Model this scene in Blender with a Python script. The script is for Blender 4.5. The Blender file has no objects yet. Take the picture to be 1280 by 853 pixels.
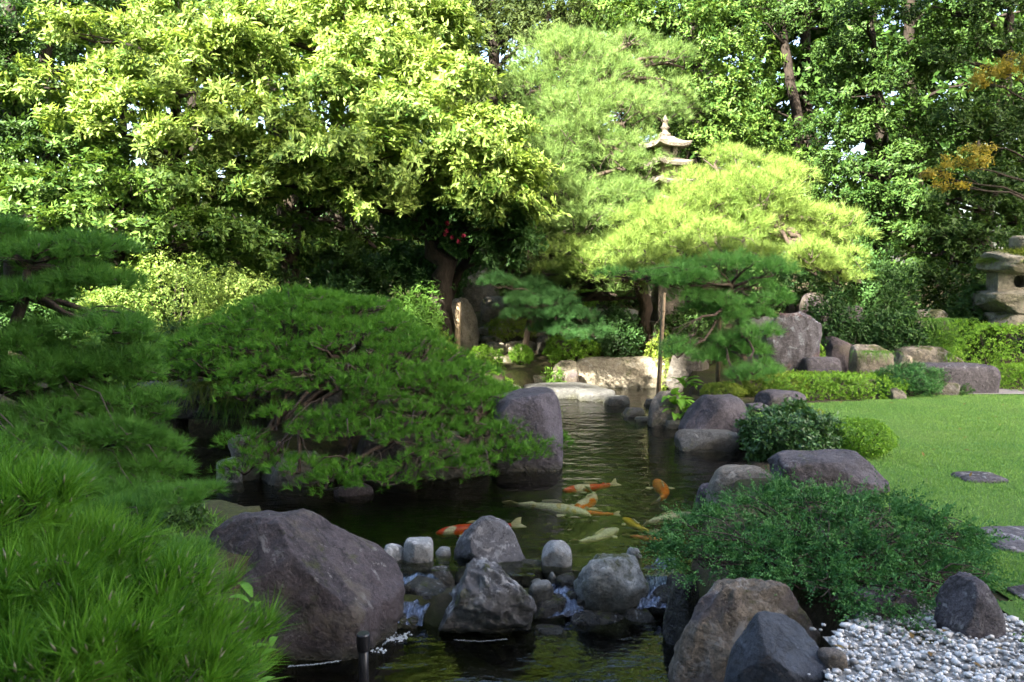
import bpy, bmesh, math, random
import numpy as np
from mathutils import Vector, Matrix, noise as mnoise

R = math.radians
S = bpy.context.scene
COL = S.collection

# ------------------------------------------------------------------ camera, sky, sun, exposure
CAMZ, LENS = 1.6, 28.0
F = LENS / 36.0 * 1280.0
PITCH = math.atan((426.5 - 345.0) / F)
cam = bpy.data.cameras.new('camera')
cam.lens = LENS; cam.sensor_width = 36.0; cam.clip_start = 0.05; cam.clip_end = 2000
cam.dof.use_dof = True; cam.dof.focus_distance = 7.5; cam.dof.aperture_fstop = 7.0
cam_o = bpy.data.objects.new('camera', cam); COL.objects.link(cam_o)
cam_o.location = (0, 0, CAMZ); cam_o.rotation_euler = (math.pi / 2 - PITCH, 0, 0)
S.camera = cam_o

SUN_E, SUN_AZ = R(38), R(42)          # low sun behind the camera, to its left
world = bpy.data.worlds.new('World'); S.world = world; world.use_nodes = True
wn = world.node_tree
bg = wn.nodes['Background']
sky = wn.nodes.new('ShaderNodeTexSky'); sky.sky_type = 'NISHITA'; sky.sun_disc = False
sky.sun_elevation = SUN_E; sky.sun_rotation = math.pi - SUN_AZ
sky.air_density = 1.0; sky.dust_density = 4.0; sky.ozone_density = 0.4
wn.links.new(sky.outputs[0], bg.inputs[0]); bg.inputs[1].default_value = 0.086
sun = bpy.data.lights.new('sun', 'SUN'); sun.energy = 5.0; sun.angle = R(0.5); sun.color = (1.0, 0.93, 0.80)
sun_o = bpy.data.objects.new('sun', sun); COL.objects.link(sun_o)
sd = Vector((math.sin(SUN_AZ) * math.cos(SUN_E), math.cos(SUN_AZ) * math.cos(SUN_E), -math.sin(SUN_E)))
sun_o.rotation_euler = sd.to_track_quat('-Z', 'Y').to_euler()
sun_o.location = (-10, -20, 20)
S.view_settings.view_transform = 'Standard'; S.view_settings.look = 'None'
S.view_settings.exposure = 3.38; S.view_settings.gamma = 1.0
S.cycles.max_bounces = 6; S.cycles.diffuse_bounces = 2; S.cycles.glossy_bounces = 3
S.cycles.transmission_bounces = 4; S.cycles.transparent_max_bounces = 8
S.cycles.caustics_reflective = False; S.cycles.caustics_refractive = False
S.cycles.use_denoising = True; S.cycles.denoising_prefilter = 'FAST'

# ------------------------------------------------------------------ pixel helpers (layout only)
_cp, _sp = math.cos(PITCH), math.sin(PITCH)
def ray(px, py):
    u, v = (px - 640.0) / F, (426.5 - py) / F
    return np.array([u, _cp + v * _sp, -_sp + v * _cp])
def G(px, py, z=0.0):
    d = ray(px, py); t = (z - CAMZ) / d[2]
    return np.array([0, 0, CAMZ]) + d * t
def D(px, py, Y):
    d = ray(px, py); return np.array([0, 0, CAMZ]) + d * (Y / d[1])
def mpp(Y): return Y / F          # metres per photo pixel at that depth

ZW, ZL = -0.35, -0.55             # upper pond, lower stream

# ------------------------------------------------------------------ objects
def tag(o, label=None, cat=None, group=None, kind=None):
    if label: o['label'] = label
    if cat: o['category'] = cat
    if group: o['group'] = group
    if kind: o['kind'] = kind
    return o
def empty(name, loc, rz=0.0):
    o = bpy.data.objects.new(name, None); COL.objects.link(o)
    o.location = loc; o.rotation_euler = (0, 0, rz); o.empty_display_size = 0.1
    return o
def link(name, me, mat, parent=None, loc=(0, 0, 0), rot=(0, 0, 0)):
    o = bpy.data.objects.new(name, me); COL.objects.link(o)
    if mat and not me.materials: me.materials.append(mat)
    o.location = loc; o.rotation_euler = rot
    if parent: o.parent = parent
    return o
def np_mesh(name, V, Fc, attr=None, smooth=True):
    """V (n,3); Fc (m,k) constant size; attr per-face float"""
    V = np.asarray(V, np.float32); Fc = np.asarray(Fc, np.int32)
    m, k = Fc.shape
    me = bpy.data.meshes.new(name)
    me.vertices.add(len(V)); me.vertices.foreach_set('co', V.ravel())
    me.loops.add(m * k); me.loops.foreach_set('vertex_index', Fc.ravel())
    me.polygons.add(m); me.polygons.foreach_set('loop_start', np.arange(0, m * k, k, dtype=np.int32))
    if smooth: me.polygons.foreach_set('use_smooth', np.ones(m, bool))
    if attr is not None:
        a = me.attributes.new('v', 'FLOAT', 'FACE'); a.data.foreach_set('value', np.asarray(attr, np.float32))
    me.update(); me.validate()
    return me

class MB:
    def __init__(s): s.v = []; s.f = []; s.n = 0
    def add(s, V, Fs):
        s.v += [tuple(map(float, p)) for p in V]; s.f += [tuple(i + s.n for i in f) for f in Fs]; s.n = len(s.v); return s
    def box(s, c, d, rz=0.0):
        c = np.array(c, float); hx, hy, hz = np.array(d) / 2
        P = np.array([[x, y, z] for z in (-hz, hz) for x, y in ((-hx, -hy), (hx, -hy), (hx, hy), (-hx, hy))])
        ca, sa = math.cos(rz), math.sin(rz)
        P = np.c_[P[:, 0] * ca - P[:, 1] * sa, P[:, 0] * sa + P[:, 1] * ca, P[:, 2]] + c
        return s.add(P, [(3, 2, 1, 0), (4, 5, 6, 7), (0, 1, 5, 4), (1, 2, 6, 5), (2, 3, 7, 6), (3, 0, 4, 7)])
    def tube(s, pts, rad, sides=7, cap=True):
        pts = np.array(pts, float); n = len(pts); rad = np.broadcast_to(rad, (n,))
        V = []; up = np.array([0.31, 0.17, 0.93])
        for i in range(n):
            t = pts[min(i + 1, n - 1)] - pts[max(i - 1, 0)]; t /= np.linalg.norm(t) + 1e-9
            a = np.cross(t, up if abs(t @ up) < .95 else np.array([1., 0, 0])); a /= np.linalg.norm(a); b = np.cross(t, a)
            for k in range(sides):
                an = 2 * math.pi * k / sides
                V.append(pts[i] + rad[i] * (a * math.cos(an) + b * math.sin(an)))
        Fs = [(i * sides + k, i * sides + (k + 1) % sides, (i + 1) * sides + (k + 1) % sides, (i + 1) * sides + k)
              for i in range(n - 1) for k in range(sides)]
        if cap: Fs += [tuple(range(sides))[::-1], tuple((n - 1) * sides + k for k in range(sides))]
        return s.add(V, Fs)
    def lathe(s, prof, sides=24, c=(0, 0, 0)):
        V = [(c[0] + r * math.cos(2 * math.pi * k / sides), c[1] + r * math.sin(2 * math.pi * k / sides), c[2] + z) for r, z in prof for k in range(sides)]
        n = len(prof)
        Fs = [(i * sides + k, i * sides + (k + 1) % sides, (i + 1) * sides + (k + 1) % sides, (i + 1) * sides + k) for i in range(n - 1) for k in range(sides)]
        Fs += [tuple(range(sides))[::-1], tuple((n - 1) * sides + k for k in range(sides))]
        return s.add(V, Fs)
    def mesh(s, name, smooth=True):
        me = bpy.data.meshes.new(name); me.from_pydata(s.v, [], s.f)
        if smooth: me.polygons.foreach_set('use_smooth', np.ones(len(me.polygons), bool))
        me.update(); return me

# ------------------------------------------------------------------ materials
class NT:
    def __init__(s, name):
        s.m = bpy.data.materials.new(name); s.m.use_nodes = True; s.t = s.m.node_tree
        s.t.nodes.clear(); s.out = s.n('ShaderNodeOutputMaterial')
    def n(s, ty, **kw):
        nd = s.t.nodes.new(ty)
        for k, v in kw.items(): setattr(nd, k, v)
        return nd
    def l(s, a, b): s.t.links.new(a, b)
    def noise(s, vec, scale, detail=4, rough=.55, dist=0.0, out=0):
        n = s.n('ShaderNodeTexNoise'); n.inputs['Scale'].default_value = scale; n.inputs['Detail'].default_value = detail
        n.inputs['Roughness'].default_value = rough; n.inputs['Distortion'].default_value = dist
        if vec is not None: s.l(vec, n.inputs['Vector'])
        return n.outputs[out]
    def ramp(s, fac, stops, interp='LINEAR'):
        r = s.n('ShaderNodeValToRGB'); r.color_ramp.interpolation = interp; e = r.color_ramp.elements
        while len(e) < len(stops): e.new(0.5)
        for i, (p, c) in enumerate(stops):
            e[i].position = p; e[i].color = (c, c, c, 1) if isinstance(c, (int, float)) else (*c, 1)
        s.l(fac, r.inputs[0]); return r.outputs[0]
    def mix(s, fac, a, b, bt='MIX'):
        m = s.n('ShaderNodeMix', data_type='RGBA', blend_type=bt)
        for sock, val in ((m.inputs[0], fac), (m.inputs[6], a), (m.inputs[7], b)):
            if hasattr(val, 'is_output'): s.l(val, sock)
            elif isinstance(val, (int, float)): sock.default_value = val
            else: sock.default_value = (*val, 1)
        return m.outputs[2]
    def math(s, op, a, b=None):
        m = s.n('ShaderNodeMath', operation=op)
        for i, val in enumerate((a, b)):
            if val is None: continue
            if hasattr(val, 'is_output'): s.l(val, m.inputs[i])
            else: m.inputs[i].default_value = val
        return m.outputs[0]
    def bump(s, h, strength=.5, dist=.02, nrm=None):
        b = s.n('ShaderNodeBump'); b.inputs['Strength'].default_value = strength; b.inputs['Distance'].default_value = dist
        s.l(h, b.inputs['Height'])
        if nrm: s.l(nrm, b.inputs['Normal'])
        return b.outputs[0]
    def prin(s, col, rough=.6, nrm=None, spec=.5):
        p = s.n('ShaderNodeBsdfPrincipled')
        for key, v in (('Base Color', col), ('Roughness', rough), ('Specular IOR Level', spec)):
            if hasattr(v, 'is_output'): s.l(v, p.inputs[key])
            elif isinstance(v, tuple): p.inputs[key].default_value = (*v, 1)
            else: p.inputs[key].default_value = v
        if nrm: s.l(nrm, p.inputs['Normal'])
        return p.outputs[0]
    def done(s, sh): s.l(sh, s.out.inputs[0]); return s.m

LEAF_GAIN = 1.45
def leaf_mat(name, c1, c2, trans=.35, rough=.45, tcol=None, patch=1.2, spec=.15, dead=None):
    t = NT(name); c1 = tuple(min(.6, x * LEAF_GAIN) for x in c1); c2 = tuple(min(.6, x * LEAF_GAIN) for x in c2)
    at = t.n('ShaderNodeAttribute'); at.attribute_name = 'v'
    geo = t.n('ShaderNodeNewGeometry')
    big = t.noise(geo.outputs['Position'], patch, 3)
    f = t.math('ADD', t.math('MULTIPLY', at.outputs['Fac'], .65), t.math('MULTIPLY', t.math('SUBTRACT', big, .3), .7))
    col = t.ramp(f, [(0.12, c1), (0.85, c2)])
    if dead:
        col = t.mix(t.ramp(at.outputs['Fac'], [(.965, 0.0), (.975, 1.0)]), col, dead)
    p = t.prin(col, rough, spec=spec)
    tr = t.n('ShaderNodeBsdfTranslucent')
    t.l(t.mix(1.0, col, tcol or (1.2, 1.15, .70), 'MULTIPLY'), tr.inputs[0])
    ms = t.n('ShaderNodeMixShader'); ms.inputs[0].default_value = trans
    t.l(p, ms.inputs[1]); t.l(tr.outputs[0], ms.inputs[2])
    return t.done(ms.outputs[0])

SG = .72
def stone_mat(name, c1, c2, light, lich=.5, moss=0.0, wet=None, rough=.8, scale=1.0, rust=None, streak=0.0):
    t = NT(name)
    tc = t.n('ShaderNodeTexCoord'); geo = t.n('ShaderNodeNewGeometry')
    oi = t.n('ShaderNodeObjectInfo')
    v0 = tc.outputs['Object']
    off = t.n('ShaderNodeVectorMath', operation='ADD'); t.l(v0, off.inputs[0])
    sc = t.n('ShaderNodeVectorMath', operation='SCALE'); sc.inputs[0].default_value = (13, 7, 5); t.l(oi.outputs['Random'], sc.inputs[3])
    t.l(sc.outputs[0], off.inputs[1]); v = off.outputs[0]
    if streak:
        mp = t.n('ShaderNodeMapping'); mp.inputs['Scale'].default_value = (3.2, 3.2, .5); mp.inputs['Rotation'].default_value = (.35, .5, 0)
        t.l(v, mp.inputs[0]); vs = mp.outputs[0]
    else: vs = v
    big = t.noise(vs, 2.2 * scale, 6, .6, .4)
    fine = t.noise(v, 45 * scale, 6, .75)
    grain = t.noise(v, 160 * scale, 3, .7)
    c1 = tuple(x * SG for x in c1); c2 = tuple(x * SG for x in c2); light = tuple(x * min(1, SG * 1.15) for x in light)
    col = t.ramp(big, [(.38, c1), (.58, c2)])
    med = t.noise(v, 11 * scale, 7, .7, .8)
    col = t.mix(t.ramp(med, [(.50, .0), (.66, .7)]), col, tuple(x * 1.55 for x in c2))
    col = t.mix(t.ramp(med, [(.30, .8), (.44, .0)]), col, tuple(x * .4 for x in c1))
    col = t.mix(t.ramp(fine, [(.45, .0), (.75, .75)]), col, tuple(x * 1.8 for x in c2))
    col = t.mix(t.ramp(grain, [(.32, .75), (.5, .0)]), col, tuple(x * .35 for x in c1))
    crack = t.n('ShaderNodeTexVoronoi', feature='DISTANCE_TO_EDGE'); crack.inputs['Scale'].default_value = 2.0 * scale
    dv = t.n('ShaderNodeVectorMath', operation='ADD'); t.l(v, dv.inputs[0])
    ns = t.noise(v, 4 * scale, 4, .6, out=1); nsc = t.n('ShaderNodeVectorMath', operation='SCALE'); t.l(ns, nsc.inputs[0]); nsc.inputs[3].default_value = .5
    t.l(nsc.outputs[0], dv.inputs[1]); t.l(dv.outputs[0], crack.inputs['Vector'])
    ck = t.ramp(crack.outputs['Distance'], [(.0, 0.0), (.022, 1.0)])
    ckm = t.math('MULTIPLY', t.math('SUBTRACT', 1.0, ck), t.ramp(t.noise(v, 3.3 * scale, 4), [(.48, 0.0), (.6, .8)]))
    col = t.mix(ckm, col, tuple(x * .3 for x in c1))
    # pale lichen blotches
    lv = t.noise(v, 7 * scale, 7, .72, .6)
    lo = .63 - .15 * lich
    up = t.n('ShaderNodeSeparateXYZ'); t.l(geo.outputs['Normal'], up.inputs[0])
    upf = t.ramp(up.outputs['Z'], [(.0, .35), (.8, 1.0)])
    lf = t.math('MULTIPLY', t.ramp(lv, [(lo, 0.0), (lo + .06, .85)]), upf)
    col = t.mix(lf, col, light)
    spk = t.n('ShaderNodeTexVoronoi'); spk.inputs['Scale'].default_value = 26 * scale; t.l(v, spk.inputs['Vector'])
    col = t.mix(t.math('MULTIPLY', t.ramp(spk.outputs['Distance'], [(.12, .8), (.2, 0.0)]), t.ramp(lv, [(.45, 0.0), (.6, lich)])), col, light)
    if rust:
        col = t.mix(t.ramp(t.noise(v, 3.1 * scale, 5, .6), [(.52, 0.0), (.66, .75)]), col, rust)
    if moss > 0:
        mv = t.noise(v, 5 * scale, 6, .7)
        mf = t.math('MULTIPLY', t.ramp(mv, [(.62 - .25 * moss, 0.0), (.72 - .25 * moss, .95)]), t.ramp(up.outputs['Z'], [(-.2, .3), (.5, 1.0)]))
        col = t.mix(mf, col, t.ramp(fine, [(.3, (.025, .035, .008)), (.7, (.09, .10, .02))]))
    rg = rough
    if wet is not None:
        px = t.n('ShaderNodeSeparateXYZ'); t.l(geo.outputs['Position'], px.inputs[0])
        edge = t.math('ADD', px.outputs['Z'], t.math('MULTIPLY', t.math('SUBTRACT', t.noise(v, 6, 4), .5), .14))
        wf = t.n('ShaderNodeMapRange'); t.l(edge, wf.inputs[0])
        wf.inputs[1].default_value = wet + .015; wf.inputs[2].default_value = wet + .10; wf.inputs[3].default_value = 1; wf.inputs[4].default_value = 0
        col = t.mix(t.math('MULTIPLY', wf.outputs[0], .85), col, t.mix(t.ramp(lv, [(.4, 0.0), (.6, 1.0)]), (.012, .013, .010), (.035, .035, .014)))
        r2 = t.n('ShaderNodeMapRange'); t.l(wf.outputs[0], r2.inputs[0]); r2.inputs[3].default_value = rough; r2.inputs[4].default_value = .25
        rg = r2.outputs[0]
    n1 = t.bump(ck, .5, .02)
    n2 = t.bump(t.math('ADD', t.noise(v, 14 * scale, 8, .7), t.math('MULTIPLY', med, .8)), 1.0, .05, n1)
    n3 = t.bump(grain, .5, .004, n2)
    return t.done(t.prin(col, rg, n3, .4))

def simple_mat(name, c1, c2, scale=8, rough=.8, bump=.4, bd=.01, detail=6, spec=.3):
    t = NT(name); tc = t.n('ShaderNodeTexCoord')
    n = t.noise(tc.outputs['Object'], scale, detail, .65)
    return t.done(t.prin(t.ramp(n, [(.3, c1), (.7, c2)]), rough, t.bump(n, bump, bd), spec))

def bark_mat(name, c1, c2):
    t = NT(name); tc = t.n('ShaderNodeTexCoord')
    mp = t.n('ShaderNodeMapping'); mp.inputs['Scale'].default_value = (9, 9, 2.0); t.l(tc.outputs['Object'], mp.inputs[0])
    n = t.noise(mp.outputs[0], 3, 8, .7, .6); n2 = t.noise(tc.outputs['Object'], 2, 3)
    col = t.mix(t.ramp(n2, [(.45, 0.0), (.7, .5)]), t.ramp(n, [(.35, c1), (.68, c2)]), tuple(x * 1.4 for x in c2))
    return t.done(t.prin(col, .9, t.bump(n, .9, .03), .2))

M = {}
M['bark'] = bark_mat('bark', (.008, .006, .005), (.042, .033, .025))
M['bark_lit'] = bark_mat('bark_lit', (.014, .011, .008), (.085, .066, .048))  # paler copy of the bark; one trunk's sunlit look put into colour
M['pine_bark'] = bark_mat('pine_bark', (.020, .015, .012), (.095, .070, .052))
M['twig'] = simple_mat('twig', (.025, .019, .015), (.085, .065, .05), 30, .9)
M['bud'] = simple_mat('bud', (.18, .15, .09), (.34, .31, .20), 40, .8)
M['bamboo'] = simple_mat('bamboo', (.13, .095, .06), (.25, .19, .12), 14, .7, .2)
# foliage (some greens carry sunlit or shaded tones in the base colour)
M['pine_near'] = leaf_mat('pine_near', (.020, .078, .006), (.130, .275, .026), .28, .40, patch=2.5, dead=(.16, .11, .05))
M['pine_left'] = leaf_mat('pine_left', (.028, .085, .012), (.090, .205, .034), .28, .42, patch=2.5, dead=(.14, .10, .05))
M['pine_dome'] = leaf_mat('pine_dome', (.024, .080, .008), (.084, .205, .022), .25, .42, patch=2.2, dead=(.13, .10, .05))
M['pine_far'] = leaf_mat('pine_far', (.040, .085, .018), (.155, .225, .066), .28, .5, patch=.9)
M['pine_gold'] = leaf_mat('pine_gold', (.062, .112, .018), (.185, .250, .062), .32, .5, patch=.9)
M['pine_cool'] = leaf_mat('pine_cool', (.045, .135, .030), (.110, .25, .060), .3, .5, patch=.9)
M['pine_shade'] = leaf_mat('pine_shade', (.022, .070, .020), (.060, .140, .040), .25, .5, patch=1.5)  # shade of the hanging bough painted in as a darker pine green
M['leaf_shade'] = leaf_mat('leaf_shade', (.010, .032, .006), (.052, .095, .019), .24, .5, patch=.6, spec=.18)  # darker copy of the mid leaf; weaker light put into the colour
M['leaf_lime'] = leaf_mat('leaf_lime', (.034, .080, .010), (.250, .325, .080), .30, .5, patch=.7, spec=.18)
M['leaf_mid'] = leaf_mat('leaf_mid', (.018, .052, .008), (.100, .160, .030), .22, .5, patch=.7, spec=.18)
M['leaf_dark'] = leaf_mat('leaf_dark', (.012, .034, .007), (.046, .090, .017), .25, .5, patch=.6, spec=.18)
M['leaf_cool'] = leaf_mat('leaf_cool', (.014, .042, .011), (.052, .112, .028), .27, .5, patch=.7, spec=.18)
M['leaf_gold'] = leaf_mat('leaf_gold', (.15, .15, .03), (.30, .26, .06), .5, .5, patch=1.0, tcol=(1.2, 1.0, .5))
M['conifer'] = leaf_mat('conifer', (.016, .030, .008), (.050, .070, .016), .25, .6, patch=.6)
M['azalea'] = leaf_mat('azalea', (.066, .155, .016), (.200, .350, .042), .3, .45, patch=3)
M['azalea_dry'] = leaf_mat('azalea_dry', (.080, .135, .016), (.200, .255, .045), .3, .5, patch=3)
M['camellia'] = leaf_mat('camellia', (.018, .052, .014), (.055, .125, .030), .18, .4, patch=3, spec=.4)
M['hosta'] = leaf_mat('hosta', (.10, .22, .03), (.17, .31, .05), .4, .4, patch=5)
M['juniper'] = leaf_mat('juniper', (.016, .058, .016), (.080, .205, .058), .15, .5, patch=7, dead=(.11, .07, .045))
M['sedge'] = leaf_mat('sedge', (.06, .10, .015), (.17, .20, .04), .35, .45, patch=4)
M['grass'] = leaf_mat('grass', (.080, .185, .044), (.200, .325, .085), .3, .55, patch=.9)
M['fern'] = leaf_mat('fern', (.05, .12, .02), (.10, .20, .035), .35, .5, patch=3)
M['petal'] = leaf_mat('petal', (.16, .012, .03), (.28, .03, .06), .3, .5, tcol=(1, .6, .6))
# stones
PURP = dict(c1=(.050, .043, .050), c2=(.125, .110, .125), light=(.36, .35, .35))
M['rock_big'] = stone_mat('rock_big', (.034, .027, .031), (.110, .090, .098), (.32, .30, .29), .28, .15, ZL, rust=(.14, .12, .09))
M['rock_black'] = stone_mat('rock_black', (.050, .045, .058), (.110, .100, .125), (.33, .32, .34), .12, 0, ZW, .65, streak=1)
M['rock_dam'] = stone_mat('rock_dam', (.060, .060, .064), (.22, .22, .235), (.60, .60, .60), .85, .40, ZL, scale=1.4)
M['rock_peak'] = stone_mat('rock_peak', (.085, .083, .092), (.20, .198, .215), (.50, .50, .51), .6, .1, ZW - .08, scale=1.4)
M['rock_pale'] = stone_mat('rock_pale', (.34, .35, .35), (.52, .53, .53), (.75, .76, .76), .5, 0, ZW - .06, scale=2)
M['rock_mossy'] = stone_mat('rock_mossy', (.15, .165, .165), (.32, .34, .335), (.55, .57, .56), .6, .42, ZL, scale=1.2)
M['rock_wet'] = stone_mat('rock_wet', (.022, .022, .022), (.075, .072, .060), (.26, .27, .27), .3, .3, None, .22, scale=2)
M['rock_tan'] = stone_mat('rock_tan', (.13, .105, .080), (.27, .225, .175), (.48, .45, .42), .5, .25, ZL, rust=(.13, .11, .125), scale=1.2)
M['rock_blue'] = stone_mat('rock_blue', (.030, .036, .050), (.085, .097, .125), (.19, .21, .26), .25, 0, None, .42, scale=1.3)
M['rock_grey'] = stone_mat('rock_grey', (.050, .044, .052), (.165, .150, .17), (.45, .44, .45), .5, .15, ZW)
M['rock_plum'] = stone_mat('rock_plum', (.042, .037, .045), (.125, .112, .13), (.34, .33, .34), .12, .12, ZW)
M['rock_beige'] = stone_mat('rock_beige', (.25, .215, .15), (.46, .41, .31), (.58, .55, .47), .4, .2, ZW, scale=.9)
M['rock_beige_mossy'] = stone_mat('rock_beige_mossy', (.17, .15, .11), (.30, .265, .21), (.46, .44, .40), .4, .55, None, scale=.9)
M['rock_stand'] = stone_mat('rock_stand', (.045, .036, .040), (.135, .130, .148), (.42, .48, .53), .45, 0, None, streak=1, rust=(.13, .07, .055))
M['rock_slab'] = stone_mat('rock_slab', (.075, .075, .072), (.145, .145, .135), (.27, .27, .255), .4, .15, ZW)
M['rock_bank'] = stone_mat('rock_bank', (.11, .10, .085), (.22, .20, .17), (.40, .38, .34), .4, .25, ZW)
M['lantern'] = stone_mat('lantern', (.17, .155, .115), (.30, .275, .205), (.45, .43, .36), .4, .3, None, scale=.9)
M['pagoda'] = stone_mat('pagoda', (.16, .14, .11), (.29, .25, .20), (.40, .36, .30), .45, .3, None)
M['pebble'] = (lambda t: t.done(t.prin(t.ramp(t.n('ShaderNodeAttribute', attribute_name='v').outputs['Fac'],
    [(0, (.12, .118, .112)), (.25, (.34, .335, .325)), (1, (.68, .675, .66))]), .6)))(NT('pebble'))

# ------------------------------------------------------------------ numpy foliage
def rng(seed): return np.random.default_rng(seed)
def unit(a): return a / (np.linalg.norm(a, axis=-1, keepdims=True) + 1e-9)
def frame(t, g):
    """b, n for each direction t"""
    r = unit(g.normal(size=t.shape)); b = unit(np.cross(t, r)); return b, np.cross(b, t)

def leaves_mesh(name, P, T, Nn, L, Wd, g, fold=.12, droop=.12):
    """diamond leaves with a folded midrib: base, left, tip, right"""
    n = len(P); T = unit(T); B = unit(np.cross(T, Nn)); N2 = np.cross(B, T)
    L = np.broadcast_to(L, (n,))[:, None]; Wd = np.broadcast_to(Wd, (n,))[:, None]
    v0 = P; v1 = P + T * L * .48 - B * Wd * .5 + N2 * Wd * fold; v2 = P + T * L - N2 * L * droop; v3 = P + T * L * .48 + B * Wd * .5 + N2 * Wd * fold
    V = np.stack([v0, v1, v2, v3], 1).reshape(-1, 3)
    i = np.arange(n) * 4
    Fc = np.stack([np.c_[i, i + 3, i + 2], np.c_[i, i + 2, i + 1]], 1).reshape(-1, 3)
    return np_mesh(name, V, Fc, np.repeat(g.random(n), 2), smooth=False)

def needles_mesh(name, P, T, L, w, g, bend=.0, per=1):
    n = len(P); val = g.random(n) if per == 1 else np.clip(.62 * np.repeat(g.random(n // per), per) + .38 * g.random(n), 0, 1); B, _ = frame(T, g)
    L = np.broadcast_to(L, (n,))[:, None]
    V = np.stack([P - B * w / 2, P + B * w / 2, P + T * L + np.array([0, 0, -1.]) * bend * L], 1).reshape(-1, 3)
    i = np.arange(n) * 3
    return np_mesh(name, V, np.c_[i, i + 1, i + 2], val, smooth=False)

def tufts(P, Dr, k, L, spread, g, lvar=.3, stem=.35):
    """needle bundles: k needles fan out from each tip"""
    n = len(P)
    P2 = np.repeat(P, k, 0); D2 = np.repeat(Dr, k, 0)
    th = spread * np.sqrt(g.random(n * k)) ; ph = g.random(n * k) * 2 * np.pi
    b, c = frame(D2, g)
    T = D2 * np.cos(th)[:, None] + (b * np.cos(ph)[:, None] + c * np.sin(ph)[:, None]) * np.sin(th)[:, None]
    P2 = P2 - D2 * (g.random(n * k) * L * stem)[:, None]
    return P2, unit(T), L * (1 - lvar * g.random(n * k))

def lobe_clumps(lobes, n_clump, g, inner=.55, low=-.45):
    """points spread through lobes as clumps on the outer part; returns centres, outward dirs, clump radius"""
    C, Dd, Rr = [], [], []
    for c, r in lobes:
        c = np.array(c); r = np.array(r)
        k = max(4, int(n_clump * (r[0] * r[2] + r[0] * r[1]) ** .9))
        d = unit(g.normal(size=(k * 3, 3))); d = d[d[:, 2] > low][:k]
        rad = inner + (1 - inner) * g.random(len(d)) ** .6
        C.append(c + d * r * rad[:, None]); Dd.append(unit(d / r)); Rr.append(np.full(len(d), min(r) * .32))
    return np.concatenate(C), np.concatenate(Dd), np.concatenate(Rr)

def rosette_leaves(tips, dirs, k, L, W, g, open_=(.7, 1.45), droop=.3, jit=.02, fold=.12):
    n = len(tips); P = np.repeat(tips, k, 0) + g.normal(size=(n * k, 3)) * jit; D2 = np.repeat(dirs, k, 0)
    th = g.uniform(open_[0], open_[1], n * k); ph = g.random(n * k) * 2 * np.pi
    b, c = frame(D2, g)
    side = b * np.cos(ph)[:, None] + c * np.sin(ph)[:, None]
    T = D2 * np.cos(th)[:, None] + side * np.sin(th)[:, None]; T[:, 2] -= droop * g.random(n * k); T = unit(T)
    Nn = unit(D2 + g.normal(size=D2.shape) * .25)
    s = g.uniform(.65, 1.15, n * k)
    return P, T, Nn, L * s, W * s

def limb(mb, a, b, r0, r1, g, wob=.08, n=6, sides=7):
    a = np.array(a, float); b = np.array(b, float); t = np.linspace(0, 1, n)[:, None]
    L = np.linalg.norm(b - a)
    pts = a + (b - a) * t + np.cumsum(g.normal(size=(n, 3)), 0) * wob * L / n * np.sin(t * np.pi)
    pts[:, 2] += (np.sin(t[:, 0] * np.pi) * .06 * L)
    mb.tube(pts, np.linspace(r0, r1, n), sides); return pts

def LB(px, py, rx, ry, Y, rd=None):
    s = mpp(Y); return (D(px, py, Y), (rx * s, (rd if rd is not None else .5 * (rx + ry)) * s, ry * s))

def gz(x, y): return float(ground_h(np.array([[x]], float), np.array([[y]], float))[0, 0])
def broad_tree(label, base, trunk_pts, lobes, mat, seed, L=.11, W=.042, dens=34, tips=9, k=9, bark='bark', r0=.16, droop=.3, cat='tree', name='broadleaf_tree', group=None, inner=.5, low=-.45, jit=.03, open_=(.7, 1.45)):
    g = rng(seed); base = np.array(base, float); base[2] = gz(base[0], base[1])
    t = tag(empty(name, base), label, cat, group)
    mb = MB(); pts = [base - [0, 0, .3]] + [np.array(p, float) for p in trunk_pts]
    rr = np.linspace(r0, r0 * .45, len(pts)); fine = []; fr = []
    for i in range(len(pts) - 1):
        for s in np.linspace(0, 1, 5)[:-1]: fine.append(pts[i] * (1 - s) + pts[i + 1] * s + g.normal(size=3) * r0 * .18 * (i + s > .4)); fr.append(rr[i] * (1 - s) + rr[i + 1] * s)
    fine.append(pts[-1]); fr.append(rr[-1]); fr[0] *= 1.35
    mb.tube(np.array(fine) - base, fr, 10)
    fine = np.array(fine)
    for c, r in lobes:
        c = np.array(c); dist = np.linalg.norm(fine[len(fine) // 3:] - c, axis=1) + np.maximum(0, fine[len(fine) // 3:, 2] - c[2] + .2) * 2
        a = fine[len(fine) // 3 + int(np.argmin(dist))]
        lp = limb(mb, a - base, c - base, r0 * .33, r0 * .10, g, .12, 6, 5)
        for _ in range(3):
            d = unit(g.normal(size=3)); d[2] = abs(d[2]) * .8
            limb(mb, lp[3 + _ % 3], c - base + d * np.array(r) * .85, r0 * .10, .006, g, .15, 4, 4)
    link('trunk', mb.mesh('trunk'), M[bark], t)
    C, Dd, Rr = lobe_clumps(lobes, dens * .46, g, inner, low); tips = int(tips * 1.75)
    n = len(C)
    tp = np.repeat(C, tips, 0) + g.normal(size=(n * tips, 3)) * np.repeat(Rr, tips)[:, None] * np.array([.95, .95, .48])
    td = unit(np.repeat(Dd, tips, 0) + np.array([0, 0, .55]) + g.normal(size=(n * tips, 3)) * .45)
    P, T, Nn, Ls, Ws = rosette_leaves(tp, td, k, L, W, g, open_, droop, jit)
    link('crown', leaves_mesh('crown', P - base, T, Nn, Ls, Ws, g), M[mat], t)
    return t

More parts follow.
